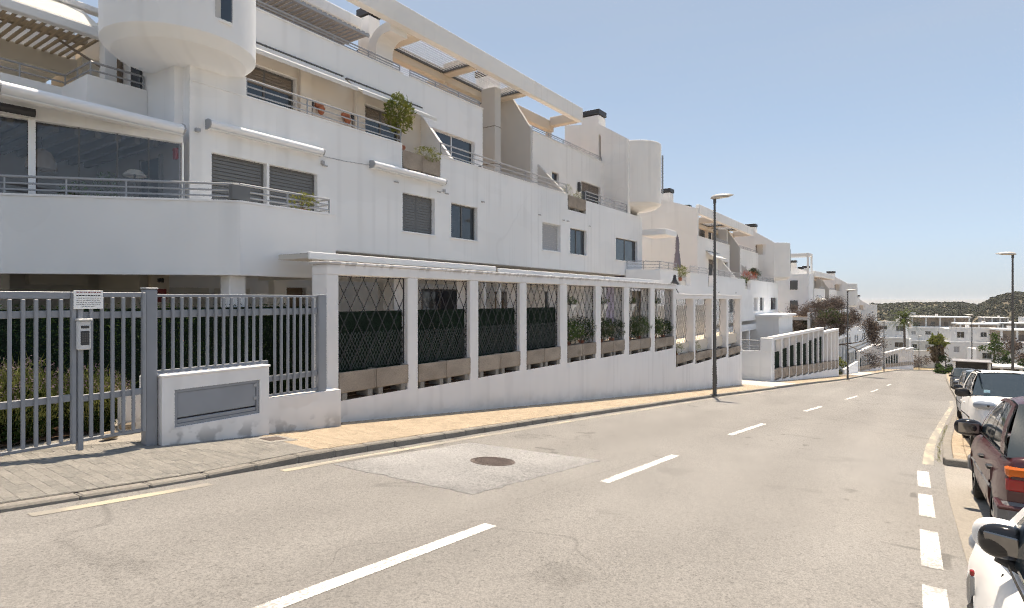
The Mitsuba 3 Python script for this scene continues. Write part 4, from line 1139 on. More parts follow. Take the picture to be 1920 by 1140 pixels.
# ------------------------------------------------------------------ plants about the fence
vr = np.random.default_rng(21)
hd = thing("privacy_hedge", "dark green clipped hedge screen standing behind the picket fence", "hedge")
add("backing", box(-10.56, -10.50, -1.5, 8.2, -0.35, 1.46), "screen_green", hd)
c = np.c_[vr.uniform(-10.50, -10.36, 11000), vr.uniform(-1.5, 8.2, 11000), vr.uniform(-0.28, 1.53, 11000)]
add("foliage", leaves(c, 0.06, vr, 0.35), "leaf_dark", hd, kind="stuff")
for i, (x, y, r, h) in enumerate(((-9.85, 1.9, 0.55, 0.70), (-9.85, 2.75, 0.5, 0.74), (-9.8, 3.55, 0.42, 0.58), (-9.9, 1.1, 0.5, 0.72), (-10.1, 2.3, 0.42, 0.86))):
    L = ["green lavender bush behind the wide gate leaf", "tallest lavender bush with faded mauve spikes, left of the intercom", "small lavender bush behind the narrow gate leaf", "lavender bush cut by the left edge of the picture", "lavender bush at the back, against the dark hedge"][i]
    b = thing("lavender_bush", L, "bush", "lavender bushes behind the gate")
    n = 2600
    a, q = vr.uniform(0, 2 * math.pi, n), np.sqrt(vr.uniform(0, 1, n))
    base = np.c_[x + 0.55 * r * q * np.cos(a), y + 0.55 * r * q * np.sin(a), np.full(n, -0.3)]
    t = vr.uniform(0.45, 1.0, n)
    tip = np.c_[x + 1.25 * r * q * np.cos(a), y + 1.25 * r * q * np.sin(a), -0.3 + (h + 0.3) * (1 - 0.35 * q ** 2) * vr.uniform(0.8, 1.12, n)]
    p = base + (tip - base) * t[:, None]
    d = (tip - base) / np.linalg.norm(tip - base, axis=1, keepdims=True) + vr.normal(0, 0.45, (n, 3))
    s = np.cross(d, vr.normal(size=(n, 3))); s /= np.linalg.norm(s, axis=1, keepdims=True)
    v = np.stack([p - s * 0.008, p + s * 0.008, p + d * vr.uniform(0.05, 0.11, n)[:, None]], 1)
    add("leaves", (v.reshape(-1, 3), np.arange(3 * n).reshape(-1, 3)), "leaf_lavender", b, kind="stuff")
    m = 5200
    u = vr.normal(size=(m, 3)); u /= np.linalg.norm(u, axis=1, keepdims=True)
    q3 = u * vr.uniform(0.45, 1.0, (m, 1)) * [r * 0.95, r * 0.95, (h + 0.3) * 0.5] + [x, y, -0.3 + (h + 0.3) * 0.44]
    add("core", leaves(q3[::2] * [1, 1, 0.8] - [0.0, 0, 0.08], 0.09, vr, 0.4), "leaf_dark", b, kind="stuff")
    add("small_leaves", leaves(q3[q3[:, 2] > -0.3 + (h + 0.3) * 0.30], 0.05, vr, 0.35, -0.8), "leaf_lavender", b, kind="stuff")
    k = vr.choice(n, 420, False)
    st = [tube([base[j], tip[j]], 0.003, 3, False) for j in k[:200]]
    add("stems", join(st), "leaf_lavender", b, kind="stuff")
    fl = [tip[j] + (np.arange(4)[:, None] - 2) * 0.018 * (tip[j] - base[j]) / np.linalg.norm(tip[j] - base[j]) + vr.normal(0, 0.004, (4, 3)) for j in k]
    add("flowers", leaves(np.vstack(fl), 0.026, vr, 0.6), "flower_lavender", b, kind="stuff")
gx, gy = np.meshgrid(np.linspace(-10.5, -9.45, 14), np.linspace(-1, 3.5, 40), indexing="ij")
struct("planting_bed", grid(np.stack([gx, gy, -0.27 + 0.05 * meshkit.noise(np.stack([gx * 8, gy * 8, gx * 0], -1))], -1)), "soil", smooth=True)
for i, (x, y, a) in enumerate(((-8.9, 3.45, 0.2), (-9.1, 3.75, -0.3), (-9.3, 3.9, 0.5))):
    v, f = cbox(-0.10, 0.10, -0.06, 0.06, 0, 0.09, 0.025)
    ca, sa = math.cos(a + 1.4), math.sin(a + 1.4)
    add("edging_stone", (np.c_[v[:, 0] * ca - v[:, 1] * sa + x, v[:, 0] * sa + v[:, 1] * ca + y, v[:, 2] - 0.26 + 0.05 * i], f), "paver_yellow_0", label=["pale stone lying behind the narrow gate leaf", "pale stone beside the fence post", "pale stone at the back by the fence post"][i], cat="stone", group="edging stones by the gate post")


sw = thing("step_wall", "low cream stepped wall between the lavender and the fence post", "wall")
add("lower_step", cbox(-9.35, -9.1, 3.72, 4.25, -0.3, 0.26, 0.015), "plaster_fence", sw)
add("upper_step", cbox(-9.34, -9.08, 4.0, 4.25, 0.262, 0.5, 0.015), "plaster_fence", sw)


def pot_plant(x, y, z, r, h, label, group=None, lm="leaf_dark", n=420, pot="terracotta", ph=0.2, size=0.07, cat="potted plant", name="potted_plant", lift=0.0):
    t = thing(name, label, cat, group)
    if ph: add("pot", lathe([(0.0, z), (ph * 0.42, z), (ph * 0.58, z + ph * 0.85), (ph * 0.64, z + ph * 0.86), (ph * 0.64, z + ph), (ph * 0.54, z + ph), (ph * 0.5, z + ph * 0.9), (0, z + ph * 0.9)], 18, (x, y, 0)), pot, t, smooth=40)
    d = vr.normal(size=(n, 3)); d /= np.linalg.norm(d, axis=1, keepdims=True)
    q = d * vr.uniform(0.25, 1.0, (n, 1)) ** 0.5
    cl = meshkit.noise(q * 2.2 + [x, y, z]) > 0.38
    c = np.array([x, y, z + ph + lift + h * 0.5]) + q[cl] * [r, r, h * 0.55]
    add("foliage", leaves(c, size, vr, 0.45, 0.2), lm, t, kind="stuff")
    st = [tube([[x, y, z + ph * 0.8], [x + vr.uniform(-.4, .4) * r, y + vr.uniform(-.4, .4) * r, z + ph + lift + h * 0.7]], [0.012, 0.004], 4, False) for _ in range(5)]
    add("stem", join(st), "bark", t, kind="stuff")
    return t


for i, (y0, y1, z) in enumerate(C1[4:]):
    for s in (0, 1):
        y = y0 + (y1 - y0) * (0.27 + 0.46 * s)
        side = ("near", "far")[s]
        pot_plant(-8.66, y, z + 0.42, 0.5, 0.66 + 0.12 * ((i + s) % 2), f"dark leafy pot plant in the {side} planter under the {ORD[4 + i]} trellis panel", "pot plants in the trellis wall planters", ph=0.16, n=1300, lm="leaf_dark" if (i + s) % 3 else "leaf_green")
    y = y0 + (y1 - y0) * 0.34
    t = pot_plant(-8.66, y, 1.14, 0.28, 0.24, f"white hanging flower pot in the {ORD[4 + i]} trellis panel from the gate", "white hanging pots in the trellis wall", "leaf_green", 260, "pot_white", 0.30, 0.06, "hanging pot", "hanging_pot")
    for a in (0, 2.1, 4.2): add("wire", tube([[-8.66 + 0.17 * math.cos(a), y + 0.16 * math.sin(a), 1.42], [-8.66, y, 2.03]], 0.004, 4), "dark_metal", t)
for i, (y0, y1, z) in enumerate(L1[:2]): pot_plant(-8.6, y0 + 0.6, z + 0.42, 0.3, 0.5, f"pale green plant in the {ORD[i]} low bay past the trellis panels", "plants in the low bays", "leaf_yellow", 260, ph=0.12)
cu = thing("house_curtain", "lilac curtain hanging on the terrace behind the sixth trellis panel", "curtain")
P = np.array([[(-10.2 + 0.05 * math.sin(y * 16), y, z) for z in (0.55, 2.3)] for y in np.linspace(21.6, 23.2, 40)])
add("cloth", grid(P), "curtain_lilac", cu, smooth=True)
mat("curtain_lilac", base_color=rgb(0.58, 0.54, 0.68), roughness=0.9)
# ------------------------------------------------------------------ the further houses of the row
def planter_pair(y0, y1, z, which, x=-12.99):
    ym = (y0 + y1) / 2
    planter(y0 + 0.03, ym - 0.01, z + 0.01, f"grey balcony planter, near one of the pair {which}", "planters in the balcony walls", True, x, 0.66)
    planter(ym + 0.01, y1 - 0.03, z + 0.01, f"grey balcony planter, far one of the pair {which}", "planters in the balcony walls", True, x, 0.66)


planter_pair(13.02, 14.79, 5.56, "above the second cassette awning")
planter_pair(23.52, 25.31, 5.72, "beside the second sloping fin")
pot_plant(-13.4, 13.3, 6.15, 0.48, 1.15, "tall bright green shrub standing in the first balcony planters", lm="leaf_yellow", n=1500, ph=0.3, size=0.12, lift=0.45, cat="shrub", name="balcony_shrub")
pot_plant(-13.2, 14.3, 6.03, 0.5, 0.62, "yellow green flowering plant spilling over the first balcony planters", lm="leaf_yellow", n=700, ph=0.0, size=0.08, cat="plant", name="flowering_plant")
pot_plant(-13.25, 23.9, 6.1, 0.26, 0.7, "small spiky plant in the balcony planters by the second fin", lm="leaf_yellow", n=240, ph=0.18, cat="plant", name="balcony_plant")
pot_plant(-13.25, 24.9, 6.1, 0.24, 0.5, "low green plant at the far end of the second balcony planters", lm="leaf_yellow", n=220, ph=0.18, cat="plant", name="balcony_plant")
pot_plant(-10.6, 7.7, 3.38, 0.3, 0.35, "bright green plant drooping over the corner balcony railing", lm="leaf_yellow", n=320, ph=0.12, cat="plant", name="balcony_plant")
pot_plant(-13.95, 4.81, 2.95, 0.28, 0.7, "dark plant behind the glass, left of the standing lamp", lm="leaf_green", n=260, ph=0.4, cat="plant", name="indoor_plant")
pot_plant(-13.9, 5.36, 2.95, 0.26, 0.75, "taller plant behind the glass, nearest the standing lamp", lm="leaf_green", n=260, ph=0.6, cat="plant", name="indoor_plant")
for i, (y, z) in enumerate(((11.05, 7.22), (12.02, 7.16))):
    t = thing("wall_pot", ("near", "far")[i] + " terracotta pot bracket hanging on the upper wall under the awning", "wall pot", "terracotta wall pots under the awning")
    add("pot", lathe([(0.02, z - 0.2), (0.07, z - 0.16), (0.11, z - 0.02), (0.12, z), (0.1, z - 0.01)], 16, (-14.33, y, 0)), "terracotta", t, smooth=40)
    add("bowl", cbox(-14.49, -14.36, y - 0.14, y + 0.14, z + 0.02, z + 0.17, 0.03), "terracotta", t)
for i, y in enumerate((10.98, 12.55)):
    t = thing("wall_light", ("near", "far")[i] + " dark lantern on the upper wall, beside a terracotta pot", "wall light", "lanterns on the upper wall")
    y = (10.82, 12.3)[i]
    add("body", cbox(-14.49, -14.40, y - 0.04, y + 0.04, 7.2, 7.42, 0.02), "dark_metal", t)
    add("stem", tube([[-14.45, y, 6.6], [-14.45, y, 7.2]], 0.012, 6), "dark_metal", t)
# closed parasol and canopy on the terrace between the first two houses
NT = ((1.2, 3.6, 5.6), (7.4, 8.6, 5.6), (18.2, 20.1, 5.6))
b2 = thing("apartment_building", "second white apartment building, with a blank flank wall behind the nearest street lamp", "building", "white apartment buildings along the street")
F2 = frame(1.5, 33.0, -3.12, 0)
with at_frame(F2):
    block(b2, False, -1.7, 10.3, NT)
    add("cant_wall", xy_slab(polygon([(-13.0, -1.7), (-14.4, -3.1), (-14.6, -2.9), (-13.28, -1.58), (-13.28, -1.7)]), 5.2, 6.38), "plaster", b2)
    railing(b2, [(-13.05, -1.65), (-14.4, -3.0)], 6.42, [0.09, 0.25, 0.42], 1.0)
add("end_canopy", cbox(-13.2, -11.7, 32.65, 34.6, 5.35, 5.7, 0.02), "plaster", b2)
ps = thing("parasol", "closed grey parasol standing on the terrace of the second building", "parasol")
add("canopy", lathe([(0.04, 5.75), (0.09, 5.6), (0.13, 5.2), (0.12, 4.9), (0.10, 4.85), (0.17, 4.5), (0.22, 4.0), (0.24, 3.7), (0.2, 3.66), (0.03, 3.7)], 14, (-12.6, 37.4, 0)), "parasol_cloth", ps, smooth=40)
add("pole", tube([[-12.6, 37.4, 2.8], [-12.6, 37.4, 5.85]], 0.025, 8), "rail_metal", ps)
mat("parasol_cloth", base_color=rgb(0.20, 0.18, 0.21), roughness=0.9)
wl = thing("wall_lantern", "dark bell shaped lantern on the white wall above the low bays", "lantern")
add("shade", lathe([(0.02, 2.75), (0.06, 2.7), (0.09, 2.5), (0.2, 2.32), (0.2, 2.28), (0.02, 2.3)], 14, (-8.95, 26.2, 0)), "dark_metal", wl, smooth=40)
add("arm", tube([[-8.95, 26.2, 2.7], [-8.95, 26.2, 2.2], [-8.75, 26.2, 1.86]], 0.02, 6), "dark_metal", wl)
for i, (y, h, lm) in enumerate(((35.4, 0.75, "leaf_yellow"), (51.3, 0.6, "leaf_green"), (53.6, 0.8, "flower_red"), (57.0, 0.9, "leaf_green"))):
    pot_plant(-11.75 if i != 3 else -12.2, y, 2.75 if i < 2 else 3.15, 0.5 if i < 2 else 0.8, h if i != 3 else 1.1, ["yellow green plant in the first notch of the second building's balcony wall", "green plant in the far notch of the second building's balcony wall", "red flowering plant on the second building's balcony", "dark bushy plant at the end of the second building's balcony"][i], lm=lm if i != 3 else "leaf_dark", n=420 if i != 3 else 1300, ph=0.2, size=0.12, cat="plant", name="balcony_plant")
for lab, fr in (("third white apartment building, rising behind the bare brown tree", frame(3.6, 76, -6.3, -2.0, (-13, 6.58, 0))), ("fourth white apartment building, right of the bare brown tree", frame(3.6, 112, -9.9, -4.5, (-13, 6.58, 0)))):
    b = thing("apartment_building", lab, "building", "white apartment buildings along the street")
    with at_frame(fr): block(b, False, -1.7, 10.3, NT, True)
gh = thing("garden_house", "low white flat roofed outbuilding beside the driveway, under the second building", "outbuilding")
with at_frame(frame(0, 0, 0)):
    add("wall", cbox(-16, -9.6, 55.0, 62, -6, 0.1, 0.02), "plaster", gh)
    add("roof", cbox(-16.2, -9.3, 54.7, 62.2, 0.102, 0.32, 0.02), "plaster", gh)
# ------------------------------------------------------------------ villas across the valley
mat("villa_shade_beige", base_color=rgb(0.33, 0.28, 0.235), roughness=0.9)  # beige with the terrace roof's shade painted in
mat("villa_grey", base_color=rgb(0.24, 0.24, 0.25), roughness=0.9)


def villa(name, label, x, y, z, w, d, hs, rot, seed, top=True):
    """A stepped white villa: storeys, flat roofs, windows with frames, a covered roof terrace."""
    r = np.random.default_rng(seed)
    t = thing(name, label, "house", "white houses across the valley")
    with at_frame(frame(x, y, z, rot)):
        z0, k, wd, dx = -3.0, "far_white", w, 0.0
        for i, h in enumerate(hs):
            z1 = (z0 if i else 0) + h
            y0 = -d / 2 + 1.5 * i
            last = i == len(hs) - 1 and top
            n = max(2, int(wd / 3.2))
            ws = [(dx - wd / 2 + wd * (j + 0.5) / n + r.uniform(-0.3, 0.3), r.uniform(0.9, 1.9), r.uniform(1.1, 1.5)) for j in range(n)]
            if last:
                add("terrace_wall", box(dx - wd / 2, dx + wd / 2, y0 + 2.4, d / 2, z0, z1), "villa_shade_beige" if seed % 2 else "villa_grey", t)  # darker wall colour paints in the shade of the roof overhang
                for q in np.linspace(dx - wd / 2, dx + wd / 2 - 0.35, n + 1): add("column", box(q, q + 0.35, y0, y0 + 0.35, z0, z1), k, t)
                add("roof", cbox(dx - wd / 2 - 0.3, dx + wd / 2 + 0.3, y0 - 0.3, d / 2 + 0.2, z1 + 0.002, z1 + 0.4, 0.04), k, t)
                add("parapet", box(dx - wd / 2 - 0.02, dx + wd / 2 + 0.02, y0 - 0.02, y0 + 0.2, z0, z0 + 0.8), k, t)
                for c, ww, hh in ws: add("window", box(c - ww / 2, c + ww / 2, y0 + 2.36, y0 + 2.42, z0 + 0.1, z0 + 2.2), "glass_dark" if r.random() < 0.5 else "far_shade", t)
            else:
                pol = polygon([(dx - wd / 2, z0), (dx + wd / 2, z0), (dx + wd / 2, z1), (dx - wd / 2, z1)], [[(c - ww / 2, z1 - 0.7 - hh), (c + ww / 2, z1 - 0.7 - hh), (c + ww / 2, z1 - 0.7), (c - ww / 2, z1 - 0.7)] for c, ww, hh in ws])
                add("wall", xz_wall(pol, y0, y0 + 0.25), k, t)
                add("body", box(dx - wd / 2 + 0.01, dx + wd / 2 - 0.01, y0 + 0.26, d / 2, z0, z1 - 0.01), k, t)
                add("parapet", cbox(dx - wd / 2 - 0.1, dx + wd / 2 + 0.1, y0 - 0.1, y0 + 0.3, z1 + 0.002, z1 + 0.5, 0.03), k, t)
                for c, ww, hh in ws:
                    wk = add("window", join(box(c - 0.03, c + 0.03, y0 + 0.1, y0 + 0.16, z1 - 0.7 - hh, z1 - 0.7), box(c - ww / 2, c + ww / 2, y0 + 0.1, y0 + 0.16, z1 - 0.76, z1 - 0.7)), "light_frame", t)
                    add("pane", box(c - ww / 2, c + ww / 2, y0 + 0.18, y0 + 0.22, z1 - 0.7 - hh, z1 - 0.7), "glass_dark" if r.random() < 0.6 else "shutter_light", wk)
            z0, dx, wd = z1, dx + r.uniform(-0.1, 0.1) * wd, wd * r.uniform(0.72, 0.9)
        cx = dx + r.uniform(-0.3, 0.3) * wd
        add("chimney", box(cx, cx + 0.7, 0, 0.7, z0, z0 + 1.1), k, t)
        add("chimney_cap", box(cx - 0.06, cx + 0.76, -0.06, 0.76, z0 + 1.1, z0 + 1.3), "far_shade", t)


villa("villa", "wide white villa with a columned roof terrace, right of the date palm", 5.0, 236, -16.5, 21, 12, (4.5, 4.2, 3.6), 4, 1)
villa("villa", "white villa with two small windows, behind the parked black car", 11.5, 190, -13.6, 11, 10, (4.2, 3.6), 14, 2, False)
villa("villa", "stepped white villa in front of the saddle between the hills", 16.5, 222, -17.4, 15, 11, (4.2, 4.0, 3.4), 10, 3)
villa("villa", "tall white villa at the right edge, behind the right street lamp", 24.5, 200, -19.0, 14, 10, (4.6, 4.2, 3.8), 12, 4)
villa("villa", "low white house with one window above the white hatchback's roof", 14.6, 172, -13.4, 7, 7, (3.8,), 10, 5, False)
villa("villa", "bluish white house left of the date palm, at the end of the street", -5.2, 200, -14.5, 9, 9, (5.0, 4.5), -3, 6, False)
villa("villa", "small white house between the stepped villa and the right edge", 19.3, 185, -12.6, 8, 8, (3.6, 3.2), 16, 7)
villa("villa", "white house partly cut by the right edge, lower on the slope", 27.0, 178, -14.8, 10, 8, (4.0, 3.5), 8, 8)
villa("villa", "distant small white house under the left hill", -1.0, 300, -17.0, 14, 10, (4.5, 4), 6, 9)
villa("villa", "distant small white house under the right hill", 30, 290, -16.0, 14, 10, (4.5, 4), 12, 10)
for i in range(9):
    villa("hill_house", f"{ORD[i]} small white house from the left in the far row under the hills", -14 + 11.5 * i, 330 + 22 * ((i * 2) % 3), -21 + 2.5 * ((i * 2) % 3) + 0.4 * i, 11, 9, (3.6, 3.4, 3.2)[:2 + i % 2], 5 + 2 * i, 40 + i, i % 2 == 0)
villa("villa", "white house far to the right of the road", 42, 205, -16.0, 14, 10, (4.5, 4, 3.4), 14, 11)
ew = thing("end_wall", "grey white retaining wall across the end of the street", "wall")
add("wall", cbox(-4.0, 9.5, 206, 206.4, -20, -13.2, 0.05), "far_white", ew)
add("capping", cbox(-4.1, 9.6, 205.9, 206.5, -13.198, -13.0, 0.03), "far_white", ew)
cp = thing("carport", "dark open carport with a white flat roof, behind the parked cars", "carport")
with at_frame(frame(4.4, 84, float(zr(84)), -2)):
    for x in (-0.6, 2.5):
        for y in (-1.2, 1.2): add("post", cbox(x, x + 0.2, y, y + 0.2, -0.6, 2.4, 0.01), "white_paint", cp)
    add("roof", cbox(-0.7, 2.8, -1.4, 1.6, 2.402, 2.50, 0.03), "villa_grey", cp)
    add("back_wall", box(-0.5, 2.6, 1.42, 1.55, -0.6, 2.39), "dark_metal", cp)
    add("side_wall", box(2.72, 2.8, -1.2, 1.4, -0.6, 2.39), "dark_metal", cp)
for i, (x, y, z, w, rt) in enumerate(((9.0, 108, -8.6, 7, 6), (13.5, 118, -9.2, 8, 10), (17.5, 112, -9.0, 6, 4))):
    gw = thing("garden_pavilion", ["low white pavilion with a flat roof above the white hatchback, left one", "low white pavilion with a flat roof above the white hatchback, middle one", "low white pavilion with a flat roof by the right street lamp"][i], "pavilion", "white pavilions beyond the parked cars")
    with at_frame(frame(x, y, z, rt)):
        add("roof", cbox(-w / 2, w / 2, -2, 2, 0.6, 0.9, 0.03), "far_white", gw)
        for a in np.linspace(-w / 2 + 0.2, w / 2 - 0.5, 4): add("column", box(a, a + 0.3, -1.9, -1.6, -3, 0.598), "far_white", gw)
        add("back_wall", box(-w / 2 + 0.1, w / 2 - 0.1, 1.5, 1.8, -3, 0.598), "far_shade", gw)
# ------------------------------------------------------------------ street lamps
def street_lamp(x, y, side, label):
    t = thing("street_lamp", label, "street lamp", "street lamps along the road")
    z = float(zr(y)) + 0.11
    add("pole", lathe([(0.085, z), (0.085, z + 1.15), (0.07, z + 1.22), (0.045, z + 8.15), (0.0, z + 8.15)], 16, (x, y, 0)), "pole_metal", t, smooth=40)
    add("base_plate", cbox(x - 0.16, x + 0.16, y - 0.16, y + 0.16, z - 0.02, z + 0.025, 0.008), "pole_metal", t)
    add("inspection_door", cbox(x + 0.075, x + 0.092, y - 0.05, y + 0.05, z + 0.45, z + 0.85, 0.004), "pole_metal", t)
    add("collar", lathe([(0.062, z + 8.0), (0.062, z + 8.2), (0, z + 8.2)], 16, (x, y, 0)), "pole_metal", t, smooth=40)
    s = trimesh.creation.icosphere(subdivisions=3, radius=1.0)
    v = np.array(s.vertices)
    flat = np.where(v[:, 2] < 0, 0.35, 1.0)
    v = np.c_[v[:, 0] * 0.47, v[:, 1] * (0.24 - 0.06 * v[:, 0]), v[:, 2] * flat * (0.13 - 0.05 * v[:, 0] * 1.0)]
    v = np.c_[v[:, 0] * side + x + side * 0.30, v[:, 1] + y, v[:, 2] + z + 8.22 + 0.07 * (v[:, 0] + 0.3)]
    f = np.array(s.faces) if side > 0 else np.array(s.faces)[:, ::-1]
    hk = add("head", (v, f), "lamp_head", t, smooth=True)
    add("lens", (np.c_[(v[:, 0] - x - side * 0.34) * 0.62 + x + side * 0.34, (v[:, 1] - y) * 0.62 + y, np.minimum((v[:, 2] - z - 8.22) * 0.5, 0.0) + z + 8.205], f), "pot_white", hk, smooth=True)


street_lamp(-6.84, 25.0, 1, "nearest tall street lamp, on the left pavement before the first white wall's end")
street_lamp(-5.0, 62.4, 1, "second street lamp on the left pavement, in front of the bare brown tree")
street_lamp(-3.95, 113.9, 1, "third street lamp on the left pavement, by the third street wall")
street_lamp(1.17, 172.8, 1, "farthest thin street lamp at the bend of the road")
street_lamp(4.62, 43.1, -1, "street lamp behind the parked cars at the right edge")
street_lamp(6.2, 95.0, -1, "thin far street lamp in front of the white villas on the right")
# ------------------------------------------------------------------ trees and palms
tr = np.random.default_rng(33)


def branches(p, d, L, r, depth, out, tips, spread=0.62, up=0.14):
    n = 4
    pts, q = [p], p.copy()
    for k in range(n):
        d = d + tr.normal(0, 0.12, 3) + [0, 0, up * 0.3]
        d /= np.linalg.norm(d)
        q = q + d * L / n
        pts.append(q.copy())
    out.append(tube(pts, np.maximum(0.014, np.linspace(r, r * 0.62, n + 1)), 6 if depth > 2 else 4, False))
    if depth <= 1: tips.extend(pts[1:])
    if depth == 0: return
    for k in range(3 if depth > 1 else 4):
        a = tr.normal(size=3); a -= a @ d * d; a /= np.linalg.norm(a)
        e = d + a * spread * tr.uniform(0.7, 1.4) + [0, 0, up]
        branches(pts[-1 - (k % 2)].copy(), e / np.linalg.norm(e), L * tr.uniform(0.62, 0.85), r * 0.58, depth - 1, out, tips, spread, up)


def bare_tree(x, y, z, label):
    t = thing("bare_tree", label, "tree")
    out, tips = [], []
    out.append(tube([[x, y, z - 0.4], [x + 0.05, y, z + 1.0], [x, y + 0.1, z + 2.0]], [0.24, 0.19, 0.17], 10, False))
    add("trunk", out[0], "bark", t, smooth=True)
    out = []
    for k in range(7):
        a = 2 * math.pi * k / 7 + tr.uniform(-.3, .3)
        branches(np.array([x, y + 0.1, z + 1.9]), np.array([math.cos(a), math.sin(a), tr.uniform(0.25, 1.0)]) / 1.3, 2.35, 0.10, 4, out, tips)
    add("branches", join(out), "bark", t, kind="stuff")
    tp = np.array(tips)
    # thin clumps: more on the right and low, few at the top
    keep = meshkit.noise(tp * 0.9) > 0.30 - 0.12 * (tp[:, 1] > y + 1.5)
    tp = tp[keep]
    c = np.repeat(tp, 8, 0) + tr.normal(0, 0.22, (len(tp) * 8, 3))
    add("crown", leaves(c, 0.17, tr, 0.5), "leaf_brown", t, kind="stuff")
    g = tp[(tp[:, 1] < y - 1.2) & (meshkit.noise(tp * 0.7 + 9) > 0.6)]
    if len(g): add("green_leaves", leaves(np.repeat(g, 6, 0) + tr.normal(0, 0.2, (len(g) * 6, 3)), 0.2, tr, 0.5), "leaf_green", t, kind="stuff")


bare_tree(-8.6, 78.0, -6.2, "wide bare brown tree with thin leaves, between the second and third street walls")


def leafy(name, x, y, z, h, r, label, lm, cat="tree", n=1400, size=0.3, trunk=0.35, group=None):
    t = thing(name, label, cat, group)
    if trunk: add("trunk", tube([[x, y, z - 0.5], [x + 0.1, y, z + h * trunk], [x, y, z + h * 0.7]], [0.05 * r + 0.08, 0.04 * r + 0.06, 0.04], 8, False), "bark", t, smooth=True)
    k = 9
    cc = np.c_[tr.normal(0, 0.5 * r, k), tr.normal(0, 0.5 * r, k), tr.uniform(h * trunk * 0.9, h * 0.85, k)]
    rr = tr.uniform(0.35, 0.6, k) * r
    d = tr.normal(size=(n, 3)); d /= np.linalg.norm(d, axis=1, keepdims=True)
    j = tr.integers(0, k, n)
    p = cc[j] + d * rr[j][:, None] * tr.uniform(0.5, 1.05, (n, 1)) * [1, 1, 0.8]
    p = p[p[:, 2] > 0.02] + [x, y, z]
    add("crown", leaves(p, size, tr, 0.6), lm, t, kind="stuff")


def date_palm(x, y, z, h, R, label):
    t = thing("date_palm", label, "palm tree")
    zz = np.linspace(0, h, 40)
    add("trunk", tube(np.c_[x + 0.1 * np.sin(zz * 0.3), np.full(40, y), z + zz], 0.24 + 0.05 * (np.arange(40) % 2), 10, False), "bark", t)
    V, F, k = [], [], 0
    for i in range(90):
        a, e = tr.uniform(0, 2 * math.pi), tr.uniform(-0.35, 1.0)
        L = R * tr.uniform(0.85, 1.1)
        s = np.linspace(0, 1, 16)
        hor, ver = L * s * math.cos(e) * (1 - 0.15 * s), L * (s * math.sin(e) - 0.38 * s ** 2.2)
        c = np.c_[x + hor * math.cos(a), y + hor * math.sin(a), z + h + ver]
        side = np.array([-math.sin(a), math.cos(a), 0])
        for j in range(1, 15):
            w = 0.6 * math.sin(math.pi * min(1, 0.25 + s[j] * 0.8)) + 0.05
            dv = (c[j + 1] - c[j])
            for sg in (1, -1):
                tip = c[j] + side * sg * w + dv * 1.1 + [0, 0, -0.10]
                V += [c[j], c[j] + dv * 0.5, tip]; F.append([k, k + 1, k + 2]); k += 3
    add("crown", (np.array(V), np.array(F)), "leaf_palm", t, kind="stuff")
    add("dead_fronds", leaves(np.c_[tr.normal(x, 0.35, 160), tr.normal(y, 0.35, 160), tr.uniform(z + h - 1.1, z + h, 160)], 0.9, tr, 0.2, 1.2), "leaf_dead", t, kind="stuff")


date_palm(-1.9, 180.4, -14.5, 11.4, 5.2, "tall date palm standing before the end of the street")
fp = thing("fan_palm", "fan palm with a brown skirt of dead leaves, left of the parked dark car", "palm tree")
x, y, z = 3.75, 135.8, -12.0
add("trunk", tube([[x, y, z - 0.3], [x, y, z + 5.5]], [0.3, 0.22], 10, False), "bark", fp)
d = tr.normal(size=(420, 3)); d /= np.linalg.norm(d, axis=1, keepdims=True); d = d[d[:, 2] > -0.35]
add("crown", leaves(np.array([x, y, z + 5.6]) + d * tr.uniform(0.4, 1.5, (len(d), 1)), 0.8, tr, 0.55), "leaf_yellow", fp, kind="stuff")
add("skirt", leaves(np.c_[tr.normal(x, 0.5, 420), tr.normal(y, 0.5, 420), tr.uniform(z + 2.6, z + 5.2, 420)], 0.9, tr, 0.35, 1.6), "leaf_dead", fp, kind="stuff")
leafy("bush", 4.9, 134.0, -12.2, 4.6, 1.7, "dark green bush under the fan palm, beside the road", "leaf_dark", "bush", 900, 0.35, 0.1)
leafy("bush", 4.3, 131.0, -12.2, 2.6, 1.0, "small green bush at the kerb left of the carport", "leaf_green", "bush", 500, 0.3, 0.1)
leafy("bush", -0.4, 176.0, -15.0, 2.6, 3.4, "dry brown hedge below the date palm", "leaf_brown", "bush", 1200, 0.35, 0.05)
leafy("garden_tree", 17.2, 160.0, -12.2, 6.0, 2.8, "purplish brown tree between the white villas, left of the right street lamp", "leaf_brown", n=1300, size=0.4)
leafy("garden_tree", 13.2, 150.0, -11.3, 6.6, 1.8, "thin green tree behind the parked cars, in front of a villa", "leaf_green", n=800, size=0.4)
leafy("garden_tree", 33.0, 250.0, -14.0, 10.0, 5.0, "dark green tree at the right edge above the villas", "leaf_dark", n=1600, size=0.7)
leafy("garden_tree", -2.8, 210.0, -15.0, 5.5, 2.6, "pale green tree behind the date palm's trunk", "leaf_yellow", n=1200, size=0.4)
leafy("bush", 10.6, 112.0, -9.6, 2.8, 1.6, "dark bush between the white pavilions and the carport", "leaf_dark", "bush", 900, 0.3, 0.1)
leafy("bush", 14.8, 116.0, -9.8, 3.0, 1.8, "dark bush between the two middle pavilions", "leaf_dark", "bush", 900, 0.3, 0.1)
leafy("bush", -8.3, 84.0, -8.0, 2.6, 1.6, "grey green bush behind the low white wall, past the bare tree", "leaf_lavender", "bush", 900, 0.25, 0.1)
